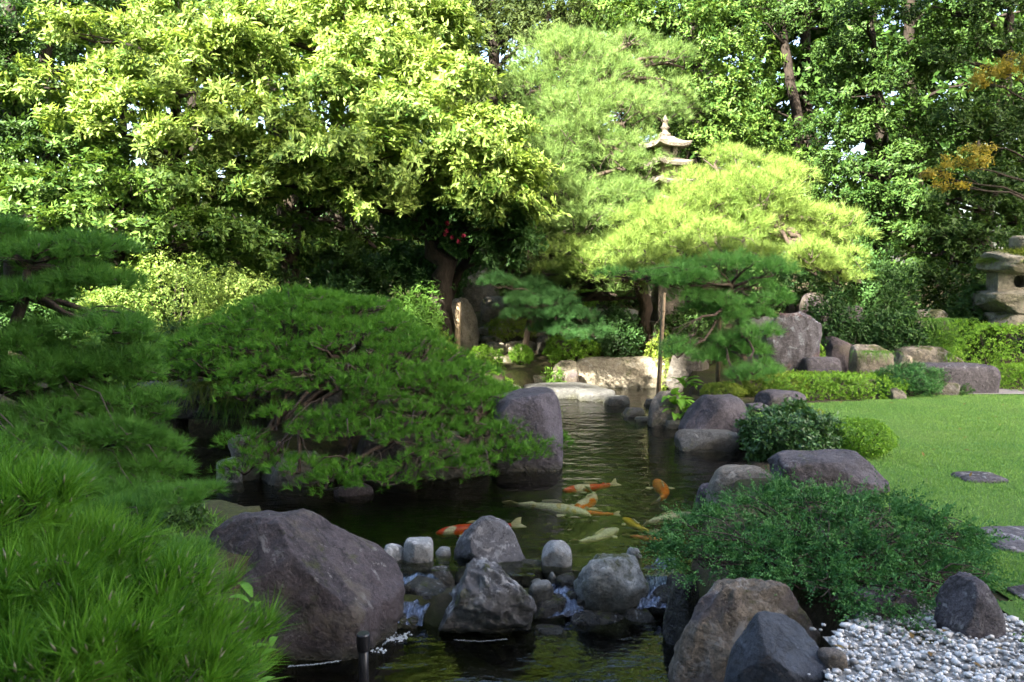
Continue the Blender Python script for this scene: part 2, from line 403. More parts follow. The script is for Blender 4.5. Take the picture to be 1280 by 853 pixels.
def pine_pads(pads, g, step, thick=.25, drop_noise=0.0):
    """pads = (centre, (rx,ry,rz)); tips on the upper shell of each flattened pad"""
    P, Dr = [], []
    for c, r in pads:
        c = np.array(c); r = np.array(r); n = max(8, int(math.pi * r[0] * r[1] * 1.35 / step ** 2))
        a = g.random(n) * 2 * np.pi; q = np.sqrt(g.random(n))
        x, y = q * np.cos(a), q * np.sin(a)
        wob = 1 + .18 * np.sin(a * 3 + g.random() * 6) + .1 * np.sin(a * 7 + g.random() * 6)
        h = np.sqrt(np.maximum(0, 1 - q ** 2)) * (1 - thick * g.random(n)) - .25 * g.random(n) * q
        d = np.c_[x * .9, y * .9, .55 + .5 * np.sqrt(np.maximum(0, 1 - q ** 2))]
        P.append(c + np.c_[x * r[0] * wob, y * r[1] * wob, h * r[2]]); Dr.append(unit(d + g.normal(size=(n, 3)) * .3))
    return np.concatenate(P), np.concatenate(Dr)

def pine_tree(label, base, trunk_pts, pads, mat, seed, L=.09, w=.0035, k=26, step=.09, spread=.95, r0=.09, cat='pine tree', name='pine_tree', twigs=7, thick=.5, bend=.05, group=None, buds=0.0):
    g = rng(seed); base = np.array(base, float); t = tag(empty(name, base), label, cat, group)
    mb = MB(); pts = [np.array(p, float) for p in trunk_pts]; pts = [base - [0, 0, .2]] + pts
    fine = []; rr = []
    for i in range(len(pts) - 1):
        for s in np.linspace(0, 1, 5)[:-1]:
            fine.append(pts[i] * (1 - s) + pts[i + 1] * s + g.normal(size=3) * r0 * .3 * (i + s > .3)); rr.append(r0 * (1 - .6 * (i + s) / (len(pts) - 1)))
    fine.append(pts[-1]); rr.append(r0 * .35); fine = np.array(fine)
    mb.tube(fine - base, rr, 9)
    tw = MB()
    for c, r in pads:
        c = np.array(c); r = np.array(r); a = fine[1 + int(np.argmin(np.linalg.norm(fine[1:] - c, axis=1)))]
        end = c - [0, 0, r[2] * .3]
        lp = limb(mb, a - base, end - base, r0 * .4, r0 * .13, g, .25, 7, 5)
        for j in range(twigs):
            an = g.random() * 6.28; q = .45 + .5 * g.random()
            limb(tw, lp[4 + j % 3], c - base + np.array([math.cos(an) * r[0] * q, math.sin(an) * r[1] * q, r[2] * .35]), r0 * .11, r0 * .03 + .0015, g, .3, 4, 3)
    link('trunk', mb.mesh('trunk'), M['pine_bark'], t)
    link('twigs', tw.mesh('twigs'), M['twig'], t)['kind'] = 'stuff'
    P, Dr = pine_pads(pads, g, step, thick)
    if buds:
        m = g.random(len(P)) < buds; Pb, Db = P[m] - base, Dr[m]; bb, cc = frame(Db, g); n = len(Pb)
        V = np.stack([Pb - Db * .004, Pb + Db * .010 + bb * .0042, Pb + Db * .010 + cc * .0042, Pb + Db * .010 - bb * .0042, Pb + Db * .010 - cc * .0042, Pb + Db * .034], 1).reshape(-1, 3)
        ff = np.array([(0, 2, 1), (0, 3, 2), (0, 4, 3), (0, 1, 4), (5, 1, 2), (5, 2, 3), (5, 3, 4), (5, 4, 1)])
        link('buds', np_mesh('buds', V, (ff[None] + (np.arange(n) * 6)[:, None, None]).reshape(-1, 3)), M['bud'], t)['kind'] = 'stuff'
    N1, T1, L1 = tufts(P, Dr, k, L, spread, g)
    link('crown', needles_mesh('crown', N1 - base, T1, L1, w, g, bend, k), M[mat], t)
    return t

def shrub(label, c, r, mat, seed, L=.028, W=.014, n=5000, base=None, flat=False, cat='shrub', name='shrub', box=0.0, rz=0.0, k=6, stems=7, shell=.2, group=None, wob=.08, droop=.15):
    """clipped or loose mound of small leaves round twigs; box>0 squares it"""
    g = rng(seed); c = np.array(c, float); r = np.array(r, float)
    z0 = gz(c[0], c[1]); top_z = c[2] + r[2]
    if c[2] - r[2] > z0: r[2] = (top_z - z0) / 2; c[2] = top_z - r[2]
    base = np.array([c[0], c[1], z0])
    t = tag(empty(name, base), label, cat, group)
    m = n // k; d = unit(g.normal(size=(m * 2, 3))); d = d[d[:, 2] > -.75][:m]; m = len(d)
    if box > 0:
        e = 2 + 8 * box; q = (np.abs(d) ** e).sum(1) ** (-1 / e); s = d * q[:, None]
    else: s = d.copy()
    ph = g.random(6) * 6.28
    bumps = 1 + wob * (np.sin(d @ np.array([5, 2, 3.]) + ph[0]) + np.sin(d @ np.array([-3, 6, 4.]) + ph[1]) + .7 * np.sin(d @ np.array([9, -8, 7.]) + ph[2])) 
    rad = bumps * (1 - shell * g.random(m) ** 2)
    q3 = s * r * rad[:, None]
    ca, sa = math.cos(rz), math.sin(rz); rot = np.array([[ca, -sa, 0], [sa, ca, 0], [0, 0, 1]])
    tips = q3 @ rot.T + c; dirs = unit(unit(s / r) @ rot.T + np.array([0, 0, .35]) + g.normal(size=(m, 3)) * .35)
    P, T, Nn, Ls, Ws = rosette_leaves(tips, dirs, k, L, W, g, (.5, 1.3), droop, L * .3)
    link('foliage', leaves_mesh('foliage', P - base, T, Nn, Ls, Ws, g), M[mat], t)
    mb = MB()
    for j in range(stems):
        i = g.integers(m); b0 = base + np.array([g.normal() * .12 * r[0], g.normal() * .12 * r[1], -.05])
        limb(mb, b0 - base, tips[i] * .9 + c * .1 - base, .012 + .012 * r[2], .003, g, .15, 5, 5)
    link('stem', mb.mesh('stem'), M['twig'], t)
    return t

# ------------------------------------------------------------------ rocks
_ico = {}
def ico(sub):
    if sub not in _ico:
        bm = bmesh.new(); bmesh.ops.create_icosphere(bm, subdivisions=sub, radius=1)
        V = np.array([v.co[:] for v in bm.verts]); Fc = np.array([[v.index for v in f.verts] for f in bm.faces]); bm.free(); _ico[sub] = (V, Fc)
    return _ico[sub]
def rock_mesh(r, seed, sub=4, block=.35, cuts=9, depth=(.62, .92), rough=.05, taper=0.0, lean=0.0, top=None, ridge=0.0):
    g = rng(seed); V, Fc = ico(sub); p = V.copy(); e = 2 + 5 * block
    p = p * ((np.abs(p) ** e).sum(1) ** (-1 / e))[:, None]
    for _ in range(cuts):
        n = unit(g.normal(size=3)); n[2] = n[2] * .7 + .12; n = unit(n); c = g.uniform(*depth); s = p @ n - c * np.abs(p @ n).max()
        p = p - np.where(s > 0, s * .93, 0)[:, None] * n
    if top is not None:
        n = unit(np.array(top[:3], float)); s = p @ n - top[3]; p = p - np.where(s > 0, s * .93, 0)[:, None] * n
    disp = np.zeros(len(p)); amp = 1.0; fr = 1.6
    for o in range(5 if sub >= 4 else 3):
        a = np.zeros(len(p))
        for _ in range(5):
            a += np.sin(p @ (unit(g.normal(size=3)) * fr * g.uniform(.7, 1.4)) * 2 + g.random() * 6.28)
        a /= 5
        disp += amp * (a if o != 2 else (.5 - np.abs(a)) * (1 + 3 * ridge)); amp *= .55; fr *= 1.9
    p = p * (1 + rough * 1.7 * disp)[:, None]
    if sub >= 5:
        off = Vector((seed * 1.7, seed * .9, seed * .3))
        dd = np.array([mnoise.ridged_multi_fractal(Vector(q) * 1.7 + off, .9, 2.1, 6, 1.0, 2.0) for q in p]); d2 = np.array([mnoise.fractal(Vector(q) * 4 + off, .8, 2.2, 5) for q in p])
        p = p * (1 + rough * (.55 * (dd - dd.mean()) + .45 * d2))[:, None]
    zf = (p[:, 2] + 1) / 2
    p[:, 0] *= 1 - taper * zf; p[:, 1] *= 1 - taper * zf; p[:, 0] += lean * zf
    mn, mx = p.min(0), p.max(0); p = (p - (mn + mx) / 2) / ((mx - mn) / 2)
    p = p * np.array(r); p[:, 2] += r[2]
    return np_mesh('boulder', p, Fc, None, True)

def rock(label, bbox, mat, zb=0.0, kd=.8, sink=.12, seed=1, name='boulder', group=None, rz=0.0, parent=None, cat='rock', Y=None, **kw):
    x0, y0, x1, y1 = bbox; xm = (x0 + x1) / 2
    if Y is None: Yf = G(xm, y1, zb)[1]
    else: Yf = Y; zb = D(xm, y1, Y)[2]
    w = (x1 - x0) * mpp(Yf); dy = w * kd; Yc = Yf + dy * .5; w = (x1 - x0) * mpp(Yf + dy * .3)
    zt = D(xm, y0, Yf + dy * .5)[2]; base = D(xm, y1, Yc); base[2] = zb - sink
    base[0] = (xm - 640) / F * (Yf + dy * .3)
    hz = max(.03, (zt - zb + sink) / 2)
    me = rock_mesh((w / 2, dy / 2, hz), seed, **kw)
    o = link(name, me, M[mat] if isinstance(mat, str) else mat, parent, base, (0, 0, rz))
    if parent is None: tag(o, label, cat, group)
    return o

# ================================================================== TERRAIN
def sdf(poly, X, Y):
    """signed distance to polygon, negative inside"""
    P = np.array(poly); n = len(P); d = np.full(X.shape, 1e9); ins = np.zeros(X.shape, bool)
    for i in range(n):
        a, b = P[i], P[(i + 1) % n]; e = b - a
        t = np.clip(((X - a[0]) * e[0] + (Y - a[1]) * e[1]) / (e @ e + 1e-12), 0, 1)
        d = np.minimum(d, np.hypot(X - a[0] - t * e[0], Y - a[1] - t * e[1]))
        c = ((a[1] > Y) != (b[1] > Y)) & (X < (b[0] - a[0]) * (Y - a[1]) / (b[1] - a[1] + 1e-12) + a[0]); ins ^= c
    return np.where(ins, -d, d)
gx = lambda pts, z: [G(a, b, z)[:2] for a, b in pts]
POND0 = gx([(838, 700), (780, 700), (700, 697), (640, 700), (560, 697), (480, 700), (430, 690), (330, 672), (215, 655), (140, 640), (120, 615), (190, 590), (240, 596), (280, 600), (330, 603),
           (420, 603), (520, 592), (610, 578), (640, 545), (632, 510), (655, 493), (700, 484), (790, 482), (838, 484), (846, 500), (836, 525), (862, 548), (930, 562), (945, 575), (905, 608), (880, 640), (865, 672)], ZW)
POND = POND0[:10] + [np.array(q) for q in ((-4.3, 7.4), (-4.35, 8.6), (-4.1, 9.3), (-3.1, 9.3), (-2.85, 8.2))] + POND0[13:]
STREAM = gx([(335, 832), (430, 815), (500, 792), (560, 800), (660, 790), (720, 768), (800, 768), (850, 762), (862, 800), (850, 853), (840, 1000), (830, 1300), (300, 1300), (320, 1000), (330, 870)], ZL)
DAMP = [G(330, 660, ZW)[:2], G(480, 690, ZW)[:2], G(860, 690, ZW)[:2], G(880, 770, ZL)[:2], G(330, 830, ZL)[:2]]
LAWN = gx([(1012, 600), (960, 560), (934, 545), (945, 520), (965, 508), (1130, 500), (1165, 493), (1280, 495), (1700, 500), (2400, 620), (2600, 900), (1330, 860), (1280, 778), (1240, 735), (1180, 690), (1100, 640)], 0.0)
GRAVEL = gx([(1040, 800), (1100, 755), (1210, 755), (1300, 790), (1420, 900), (1500, 1300), (1030, 1300), (1030, 860)], 0.0)
DIP = gx([(850, 770), (900, 745), (1010, 760), (1045, 810), (1035, 1300), (840, 1300)], -.1)
def smooth(a, b, x):
    t = np.clip((x - a) / (b - a), 0, 1); return t * t * (3 - 2 * t)
def left0(X): return smooth(-1.0, -4.0, X)
def land(X, Y):
    h = .10 * np.sin(X * .7 + 1) * np.sin(Y * .5) * smooth(12, 16, Y)
    rt = 1 - .55 * left0(X); h = h + (smooth(13.8, 16.2, Y) * .75 + smooth(16, 21, Y) * .9) * rt
    left = smooth(-1.5, -4.0, X)
    h = h + left * smooth(9.0, 10.2, Y) * .40
    h = h + smooth(-1.2, -2.2, X) * smooth(5.5, 3.0, Y) * .15
    far = smooth(28, 60, np.hypot(X, Y)); h = h * (1 - far)
    return h
def ground_h(X, Y):
    h = land(X, Y)
    dd = sdf(DAMP, X, Y); h = np.where(dd < 0, -.42, h + (0 * dd))
    lo = sdf(POND, X, Y); h = h * smooth(-.02, .28, lo) + (-.95) * (1 - smooth(-.02, .28, lo)) if True else h
    di = sdf(DIP, X, Y); h = h * smooth(-.02, .15, di) + (-.34) * (1 - smooth(-.02, .15, di))
    ls = sdf(STREAM, X, Y); h = h * smooth(-.02, .22, ls) + (-1.0) * (1 - smooth(-.02, .22, ls))
    return h
xs = np.concatenate([-np.geomspace(400, 12, 22)[:-1], np.arange(-12, 12, .16), np.geomspace(12, 400, 22)])
ys = np.concatenate([-np.geomspace(300, 1, 18)[:-1], np.arange(-1, 22, .14), np.geomspace(22, 500, 22)])
XX, YY = np.meshgrid(xs, ys); HH = ground_h(XX, YY)
HH += np.where(np.abs(XX) < 14, .012 * np.sin(XX * 7.3 + YY * 3) * np.sin(YY * 6.1 - XX * 2), 0)
nx, ny = len(xs), len(ys); idx = np.arange(nx * ny).reshape(ny, nx)
Q = np.stack([idx[:-1, :-1], idx[:-1, 1:], idx[1:, 1:], idx[1:, :-1]], -1).reshape(-1, 4)
t = NT('soil'); geo = t.n('ShaderNodeNewGeometry'); pos = geo.outputs['Position']
a = t.noise(pos, 1.3, 6, .65); b = t.noise(pos, 22, 6, .75)
soil = t.ramp(b, [(.3, (.022, .017, .011)), (.7, (.085, .066, .042))])
mossc = t.ramp(b, [(.3, (.022, .035, .008)), (.7, (.070, .085, .020))])
cc = t.mix(t.ramp(a, [(.42, 0.0), (.6, .9)]), soil, mossc)
sep = t.n('ShaderNodeSeparateXYZ'); t.l(pos, sep.inputs[0])
mr = t.n('ShaderNodeMapRange'); t.l(sep.outputs['Z'], mr.inputs[0]); mr.inputs[1].default_value = -.62; mr.inputs[2].default_value = -.3; mr.inputs[3].default_value = 1; mr.inputs[4].default_value = 0
cc = t.mix(mr.outputs[0], cc, t.ramp(t.noise(pos, 3.0, 6, .7), [(.35, (.010, .014, .006)), (.68, (.040, .046, .016))]))
M['soil'] = t.done(t.prin(cc, .95, t.bump(b, .8, .03), .2))
gmesh = np_mesh('ground', np.c_[XX.ravel(), YY.ravel(), HH.ravel()], Q)
tag(link('ground', gmesh, M['soil']), 'dark mossy soil of the garden with the pond hollow dug in it', 'ground', kind='structure')

def sheet(name, poly, z, mat, step, label, cat, kind='structure', wob=0.0, grow=0.0):
    P = np.array(poly); x0, y0 = P.min(0) - .3; x1, y1 = P.max(0) + .3
    ax, ay = np.arange(x0, x1 + step, step), np.arange(y0, y1 + step, step); A, B = np.meshgrid(ax, ay)
    d = sdf(poly, A, B); i2 = np.arange(A.size).reshape(A.shape)
    q = np.stack([i2[:-1, :-1], i2[:-1, 1:], i2[1:, 1:], i2[1:, :-1]], -1).reshape(-1, 4)
    keep = (d.ravel()[q] < grow).all(1); q = q[keep]; u, inv = np.unique(q, return_inverse=True)
    V = np.c_[A.ravel(), B.ravel(), np.full(A.size, z) + wob * np.sin(A.ravel() * 2.1) * np.sin(B.ravel() * 1.7)][u]
    return tag(link(name, np_mesh(name, V, inv.reshape(q.shape)), mat), label, cat, kind=kind)

# water: Fresnel mix of a clear tinted body and mirror reflection on real ripples
def water_mat(name, tint, sx, sy, strength):
    t = NT(name); geo = t.n('ShaderNodeNewGeometry')
    mp = t.n('ShaderNodeMapping'); mp.inputs['Scale'].default_value = (sx, sy, 1); t.l(geo.outputs['Position'], mp.inputs[0])
    n1 = t.noise(mp.outputs[0], 1.0, 3, .5, .3); n2 = t.noise(mp.outputs[0], 3.3, 3, .5)
    hgt = t.math('ADD', n1, t.math('MULTIPLY', n2, .28))
    nb = t.bump(hgt, 1.0, strength)
    fr = t.n('ShaderNodeFresnel'); fr.inputs[0].default_value = 1.333; t.l(nb, fr.inputs['Normal'])
    tr = t.n('ShaderNodeBsdfTransparent'); tr.inputs[0].default_value = (*tint, 1)
    gl = t.n('ShaderNodeBsdfGlossy'); gl.inputs['Roughness'].default_value = .03; gl.inputs['Color'].default_value = (1, 1, 1, 1); t.l(nb, gl.inputs['Normal'])
    ms = t.n('ShaderNodeMixShader'); t.l(fr.outputs[0], ms.inputs[0]); t.l(tr.outputs[0], ms.inputs[1]); t.l(gl.outputs[0], ms.inputs[2])
    return t.done(ms.outputs[0])
M['water'] = water_mat('water', (.70, .73, .56), 2.6, 5.5, .022)
M['water_low'] = water_mat('water_low', (.60, .64, .45), 3.0, 6.0, .014)
sheet('pond_water', POND, ZW, M['water'], .1, 'still dark green pond water mirroring the sunlit trees', 'water', grow=.32)
sheet('stream_water', STREAM, ZL, M['water_low'], .08, 'lower pool of dark water below the rock dam', 'water', grow=.3)

# lawn sheet and blades
t = NT('lawn'); geo = t.n('ShaderNodeNewGeometry'); b = t.noise(geo.outputs['Position'], 60, 6, .8); a = t.noise(geo.outputs['Position'], 1.6, 5, .6)
col = t.mix(t.ramp(a, [(.35, 0.0), (.7, .6)]), t.ramp(b, [(.3, (.045, .115, .022)), (.7, (.105, .230, .042))]), (.14, .21, .05))
M['lawn'] = t.done(t.prin(col, .9, t.bump(b, 1.0, .02), .15))
sheet('lawn', LAWN, .016, M['lawn'], .12, 'mown green lawn sloping gently beside the pond', 'lawn', wob=.006, grow=.1)
g = rng(5)
def scatter(poly, n, g, margin=0.0, near=0.0):
    P = np.array(poly); lo, hi = P.min(0), P.max(0); out = []; tot = 0
    hi = np.minimum(hi, [9.5, 12.5]); lo = np.maximum(lo, [-9, 1.5])
    while tot < n:
        q = lo + (hi - lo) * g.random((n * 2, 2)); q = q[sdf(poly, q[:, 0], q[:, 1]) < -margin]
        q = q[np.abs(q[:, 0]) < q[:, 1] * .85 + 1.0]
        if near: q = q[g.random(len(q)) < np.minimum(1, (near / q[:, 1]) ** 1.2)]
        out.append(q); tot += len(q)
    return np.concatenate(out)[:n]
q = scatter(LAWN, 105000, g, near=5.5)
n = len(q); P = np.c_[q, np.full(n, .012)]
T = unit(np.c_[g.normal(size=(n, 2)) * .55, np.ones(n)])
tag(link('grass', needles_mesh('grass', P, T, g.uniform(.014, .036, n), .0055, g), M['grass']), 'short mown grass blades covering the lawn', 'grass', kind='stuff')

q = np.concatenate([scatter(LAWN, 60, g), scatter(GRAVEL, 26, g)]); n = len(q)
M['dry_leaf'] = leaf_mat('dry_leaf', (.10, .06, .02), (.20, .13, .04), .2, .6)
tag(link('fallen_leaves', leaves_mesh('fallen_leaves', np.c_[q, np.full(n, .042)], np.c_[g.normal(size=(n, 2)), g.normal(size=n) * .2], np.tile([0, 0, 1.], (n, 1)), g.uniform(.03, .06, n), .022, g), M['dry_leaf']), 'scattered dry leaves fallen on lawn and gravel', 'leaves', kind='stuff')
bank = [np.array(v) for v in ((-7.5, 1.2), (-7.5, 8.6), (-4.5, 8.4), (-4.4, 6.6), (-2.6, 6.0), (-1.75, 4.9), (-1.5, 3.4), (-1.2, 1.2))]
q = scatter(bank, 26000, g); n = len(q); P = np.c_[q, ground_h(q[:, 0], q[:, 1])]
T = unit(np.c_[g.normal(size=(n, 2)) * .8, np.ones(n)])
tag(link('groundcover', needles_mesh('groundcover', P, T, g.uniform(.03, .10, n), .010, g, .1), M['fern']), 'low dark grassy groundcover on the bank under the left pines', 'grass', kind='stuff')
# gravel bed of white pebbles
pv, pf = ico(1)
g = rng(8); q = np.concatenate([scatter(GRAVEL, 5700, g, near=3.0), scatter(GRAVEL, 200, g, -.12, near=3.0)])
n = len(q); rr = np.clip(.0088 * np.exp(g.normal(size=n) * .38), .004, .024); pk = len(pv)
sc = rr[:, None] * np.c_[g.uniform(.8, 1.4, n), g.uniform(.8, 1.3, n), g.uniform(.5, .85, n)]
an = g.random(n) * 6.28; V = pv[None] * sc[:, None, :] * (1 + .12 * g.normal(size=(n, pk, 1)))
V = np.stack([V[..., 0] * np.cos(an)[:, None] - V[..., 1] * np.sin(an)[:, None], V[..., 0] * np.sin(an)[:, None] + V[..., 1] * np.cos(an)[:, None], V[..., 2]], -1)
V = V + np.c_[q, -.002 + .012 + g.random(n) * .014][:, None, :]
Fc = (pf[None] + (np.arange(n) * pk)[:, None, None]).reshape(-1, 3)
tag(link('gravel', np_mesh('gravel', V.reshape(-1, 3), Fc, np.repeat(g.random(n), len(pf))), M['pebble']), 'loose bed of white and grey pebbles beside the low juniper', 'gravel', kind='stuff')
sheet('gravel_bed', GRAVEL, .008, simple_mat('bed_grit', (.10, .098, .092), (.34, .335, .32), 90, .95, .8, .01), .06, 'pale grit bed under the white pebbles', 'gravel', grow=.04)
sheet('gravel_path', gx([(1180, 495), (1215, 488), (1700, 490), (1700, 497)], 0.0), .022, simple_mat('path_grit', (.15, .14, .135), (.26, .25, .24), 60, .95), .05,
      'strip of grey gritty path along the far lawn edge', 'path')

# ================================================================== UNSEEN BUILDING ADDED BEHIND THE CAMERA (wings sized to shape the garden shade)
M['render_wall'] = simple_mat('render_wall', (.50, .48, .44), (.60, .58, .54), 3, .9, .1)
M['roof_tile'] = simple_mat('roof_tile', (.05, .05, .055), (.10, .10, .105), 20, .7)
M['glass_dark'] = (lambda t: t.done(t.prin((.02, .025, .03), .05)))(NT('glass_dark'))
def block(label, x0, x1, y0, y1, H):
    t = tag(empty('unseen_hall', ((x0 + x1) / 2, y1, 0)), label, 'building'); o = np.array([(x0 + x1) / 2, y1, 0])  # unseen block, placed and sized for the shade it casts
    link('wall', MB().box(np.array([(x0 + x1) / 2, (y0 + y1) / 2, H / 2]) - o, (x1 - x0, y1 - y0, H)).mesh('wall', False), M['render_wall'], t)
    link('roof', MB().box(np.array([(x0 + x1) / 2, (y0 + y1) / 2, H + .15]) - o, (x1 - x0 + .8, y1 - y0 + .8, .3)).mesh('roof', False), M['roof_tile'], t)
    wme = MB().box((0, 0, 0), (1.5, .08, 1.5)).mesh('window', False); fl = int(H // 3.2)
    for f in range(fl):
        for x in np.arange(x0 + 1.6, x1 - 1.2, 2.6):
            link('window', wme, M['glass_dark'], t, (x - o[0], .02, 1.9 + f * 3.2))
block('unseen tall pale hall with dark window rows, sized to shade the garden', -11.4, 16, -20, -6, 27.6)
block('unseen middle wing of the pale hall, height set for the shade edge', -14.6, -11.45, -18, -6, 20.9)
block('unseen low left wing of the pale hall, lowered to let sun past', -27.15, -14.65, -18, -6, 18.0)
block('unseen end tower added to the pale hall to shade the far left trees', -40, -27.2, -8.5, -6, 26.0)

# ================================================================== ROCKS
# --- near left and the dam
rock('large purple-grey boulder rising from the lower pool by the dam', (222, 638, 496, 828), 'rock_big', ZL, .68, .3, 11, sub=6, block=.5, cuts=6, depth=(.74, .96), rough=.045, taper=.12, lean=-.02, top=(.62, -.1, .60, .66))
rock('small dark rock behind the large purple-grey boulder', (140, 628, 262, 690), 'rock_big', ZW, .7, .2, 12, rough=.06)
rock('tall pointed grey rock crowning the dam', (563, 647, 664, 716), 'rock_peak', ZW - .05, .75, .2, 23, sub=5, block=.05, cuts=9, taper=.52, rough=.04, lean=-.06)
rock('main craggy grey boulder at the foot of the dam', (539, 694, 672, 799), 'rock_dam', ZL, .8, .25, 31, sub=6, block=.2, cuts=14, depth=(.6, .88), rough=.085, taper=.26, ridge=.9)
rock('grey rounded boulder with a moss patch on the dam', (717, 691, 819, 767), 'rock_mossy', ZL + .02, .8, .25, 44, sub=5, block=.3, cuts=6, depth=(.75, .95), rough=.06)
rock('pale square stone with a flat top on the dam', (500, 674, 538, 704), 'rock_pale', ZW, .9, .1, 51, block=.8, cuts=4, rough=.03)
rock('low pale notched stone at the left of the dam', (470, 681, 503, 703), 'rock_pale', ZW, .9, .1, 52, block=.3, cuts=6, rough=.08)
rock('tiny pale stone beside the tall pointed rock', (541, 684, 562, 696), 'rock_pale', ZW, .9, .08, 53, sub=3)
rock('pale round stone between the pointed rock and mossy boulder', (678, 677, 718, 710), 'rock_pale', ZW, .9, .12, 54, block=.2, cuts=5, rough=.04)
rock('small upright pale pebble below the pale round stone', (685, 715, 699, 738), 'rock_pale', ZW - .12, .9, .06, 55, sub=3, block=.1)
rock('whitish lichened stone at the right of the main dam boulder', (660, 724, 694, 756), 'rock_pale', ZW - .14, .9, .08, 56, rough=.09)
rock('small grey stone behind the mossy dam boulder', (787, 684, 808, 698), 'rock_mossy', ZW, .9, .08, 57, sub=3)
g = rng(77)
wet_spots = [(520, 735, 84, 52), (505, 708, 60, 26), (548, 715, 40, 30), (470, 712, 40, 24), (478, 740, 36, 40), (500, 772, 50, 30), (585, 716, 40, 22), (690, 752, 50, 28), (712, 722, 34, 28), (735, 770, 40, 22), (700, 700, 46, 22), (668, 706, 40, 24),
             (760, 772, 60, 22), (822, 716, 40, 30), (838, 742, 40, 36), (690, 790, 44, 26), (640, 712, 36, 20), (806, 765, 40, 20), (716, 742, 22, 16), (730, 752, 18, 14), (855, 728, 34, 40), (448, 775, 40, 40)]
WL = ['widest wet brown stone between the big boulder and the main dam boulder', 'wet stone just below the pale square stone', 'wet stone under the tiny pale stone', 'wet stone below the low notched pale stone', 'wet stone wedged against the big purple-grey boulder', 'low wet stone at the lip of the thin water sheet', 'wet stone at the left foot of the tall pointed rock',
      'wet stone beneath the whitish lichened stone', 'wet stone right of the upright pale pebble', 'low wet stone at the left foot of the mossy dam boulder', 'wet stone under the pale round stone', 'wet stone at the right foot of the tall pointed rock', 'flat wet stone in front of the mossy dam boulder', 'wet stone behind the right shoulder of the mossy dam boulder', 'wet stone under the small white-streaked fall', 'lone wet stone in the lower pool below the trickle',
      'small wet stone between pointed rock and main dam boulder', 'low wet stone where the white-streaked fall lands', 'tiny wet stone beside the trickle', 'tiniest wet stone below the trickle lip', 'wet stone between the fall and the juniper', 'wet stone at the foot of the big purple-grey boulder']
for i, (x, y, w, h) in enumerate(wet_spots):
    zz = ZW - .02 - .2 * max(0, (y - 700) / 90)
    rock(WL[i], (x - w / 2, y - h * .25, x + w / 2, y + h * .35), 'rock_wet', zz, .9, .14, 100 + i, sub=4 if w > 38 else 3, name='wet_stone', group='wet stones lodged in the dam spill', rough=.06, block=.25)
# --- right foreground
rock('large tan sloping boulder under the low juniper', (842, 726, 1050, 905), 'rock_tan', ZL + .1, .62, .3, 61, sub=6, block=.3, cuts=10, depth=(.66, .93), rough=.07, taper=.30, lean=.12, ridge=.4)
rock('smooth blue-black rock in front of the tan boulder', (920, 772, 1064, 925), 'rock_blue', -.25, .7, .2, 62, sub=5, block=.15, cuts=8, rough=.03, taper=.38, lean=-.08)
rock('small tan stone at the edge of the white gravel', (1040, 812, 1078, 842), 'rock_tan', 0.0, .9, .08, 63, block=.3, rough=.04)
rock('slanting grey rock between gravel and lawn', (1196, 718, 1280, 802), 'rock_grey', 0.0, .8, .12, 64, sub=5, block=.2, cuts=9, taper=.35, rough=.05, lean=-.2)
rock('mossy dark rock under the left end of the juniper', (838, 722, 890, 800), 'rock_wet', ZL + .05, .8, .2, 65, rough=.06)
rock('dark brown rock in the shadow beneath the juniper', (1085, 738, 1165, 776), 'rock_big', 0.0, .6, .1, 66, rough=.05)
rock('broad flat-topped grey-purple boulder in front of the clipped shrubs', (976, 567, 1122, 622), 'rock_plum', 0.02, .6, .12, 67, sub=5, block=.3, cuts=7, depth=(.72, .95), rough=.05, top=(0, -.1, 1, .84))
rock('rounded brown-grey rock at the pond edge by the juniper', (892, 582, 982, 640), 'rock_bank', -.25, .7, .15, 68, sub=5, block=.3, cuts=6, rough=.04, taper=.2)
rock('small black rock at the waterline beside the brown-grey rock', (876, 604, 912, 640), 'rock_black', ZW, .8, .12, 69, rough=.06)
# --- middle
rock('big smooth black boulder standing in the pond', (612, 486, 706, 590), 'rock_black', ZW, .9, .25, 71, sub=5, block=.55, cuts=6, depth=(.78, .97), rough=.025, top=(-.12, 0, 1, .86), taper=.1)
rock('dark rounded boulder at the pond edge by the lawn', (856, 494, 944, 545), 'rock_plum', -.22, .75, .18, 72, sub=5, block=.35, cuts=6, rough=.04, taper=.25)
rock('long low grey slab under the dark rounded boulder', (850, 538, 930, 566), 'rock_slab', ZW, .55, .12, 73, block=.8, cuts=4, rough=.03)
rock('low domed dark rock in front of the long hedge', (950, 487, 1012, 509), 'rock_plum', 0.0, .7, .1, 74, block=.1, cuts=5, rough=.03)
rock('mossy rock holding the foot of the bamboo prop', (813, 489, 858, 536), 'rock_bank', ZW, .7, .15, 75, rough=.05, taper=.25)
for lab, bb, sd_ in [('long flat stepping slab at the far end of the pond', (655, 481, 771, 499), 81), ('flat oval stepping slab beside the long slab', (722, 487, 772, 502), 82),
                     ('small flat stone in the water below the oval slab', (757, 495, 789, 508), 83), ('low pale stone in the shallow water near the prop', (779, 510, 808, 522), 84),
                     ('flat pale stone at the foot of the leafy plant', (830, 524, 858, 537), 85), ('tiny pale stone beside the prop rock', (806, 499, 822, 508), 86), ('small half-sunk stone in the pond shallows', (796, 521, 820, 528), 87)]:
    rock(lab, bb, 'rock_slab', ZW, .75, .12, sd_, block=.6, cuts=4, rough=.025, name='stepping_stone' if 'slab' in lab else 'boulder')
rock('small dark flat rock in the water under the dome pine', (410, 604, 462, 621), 'rock_big', ZW, .7, .1, 88, rough=.05)
rock('broad tan stone at the waterline under the dome pine', (316, 566, 412, 609), 'rock_bank', ZW, .6, .15, 89, sub=5, block=.5, cuts=6, rough=.03, taper=.25)
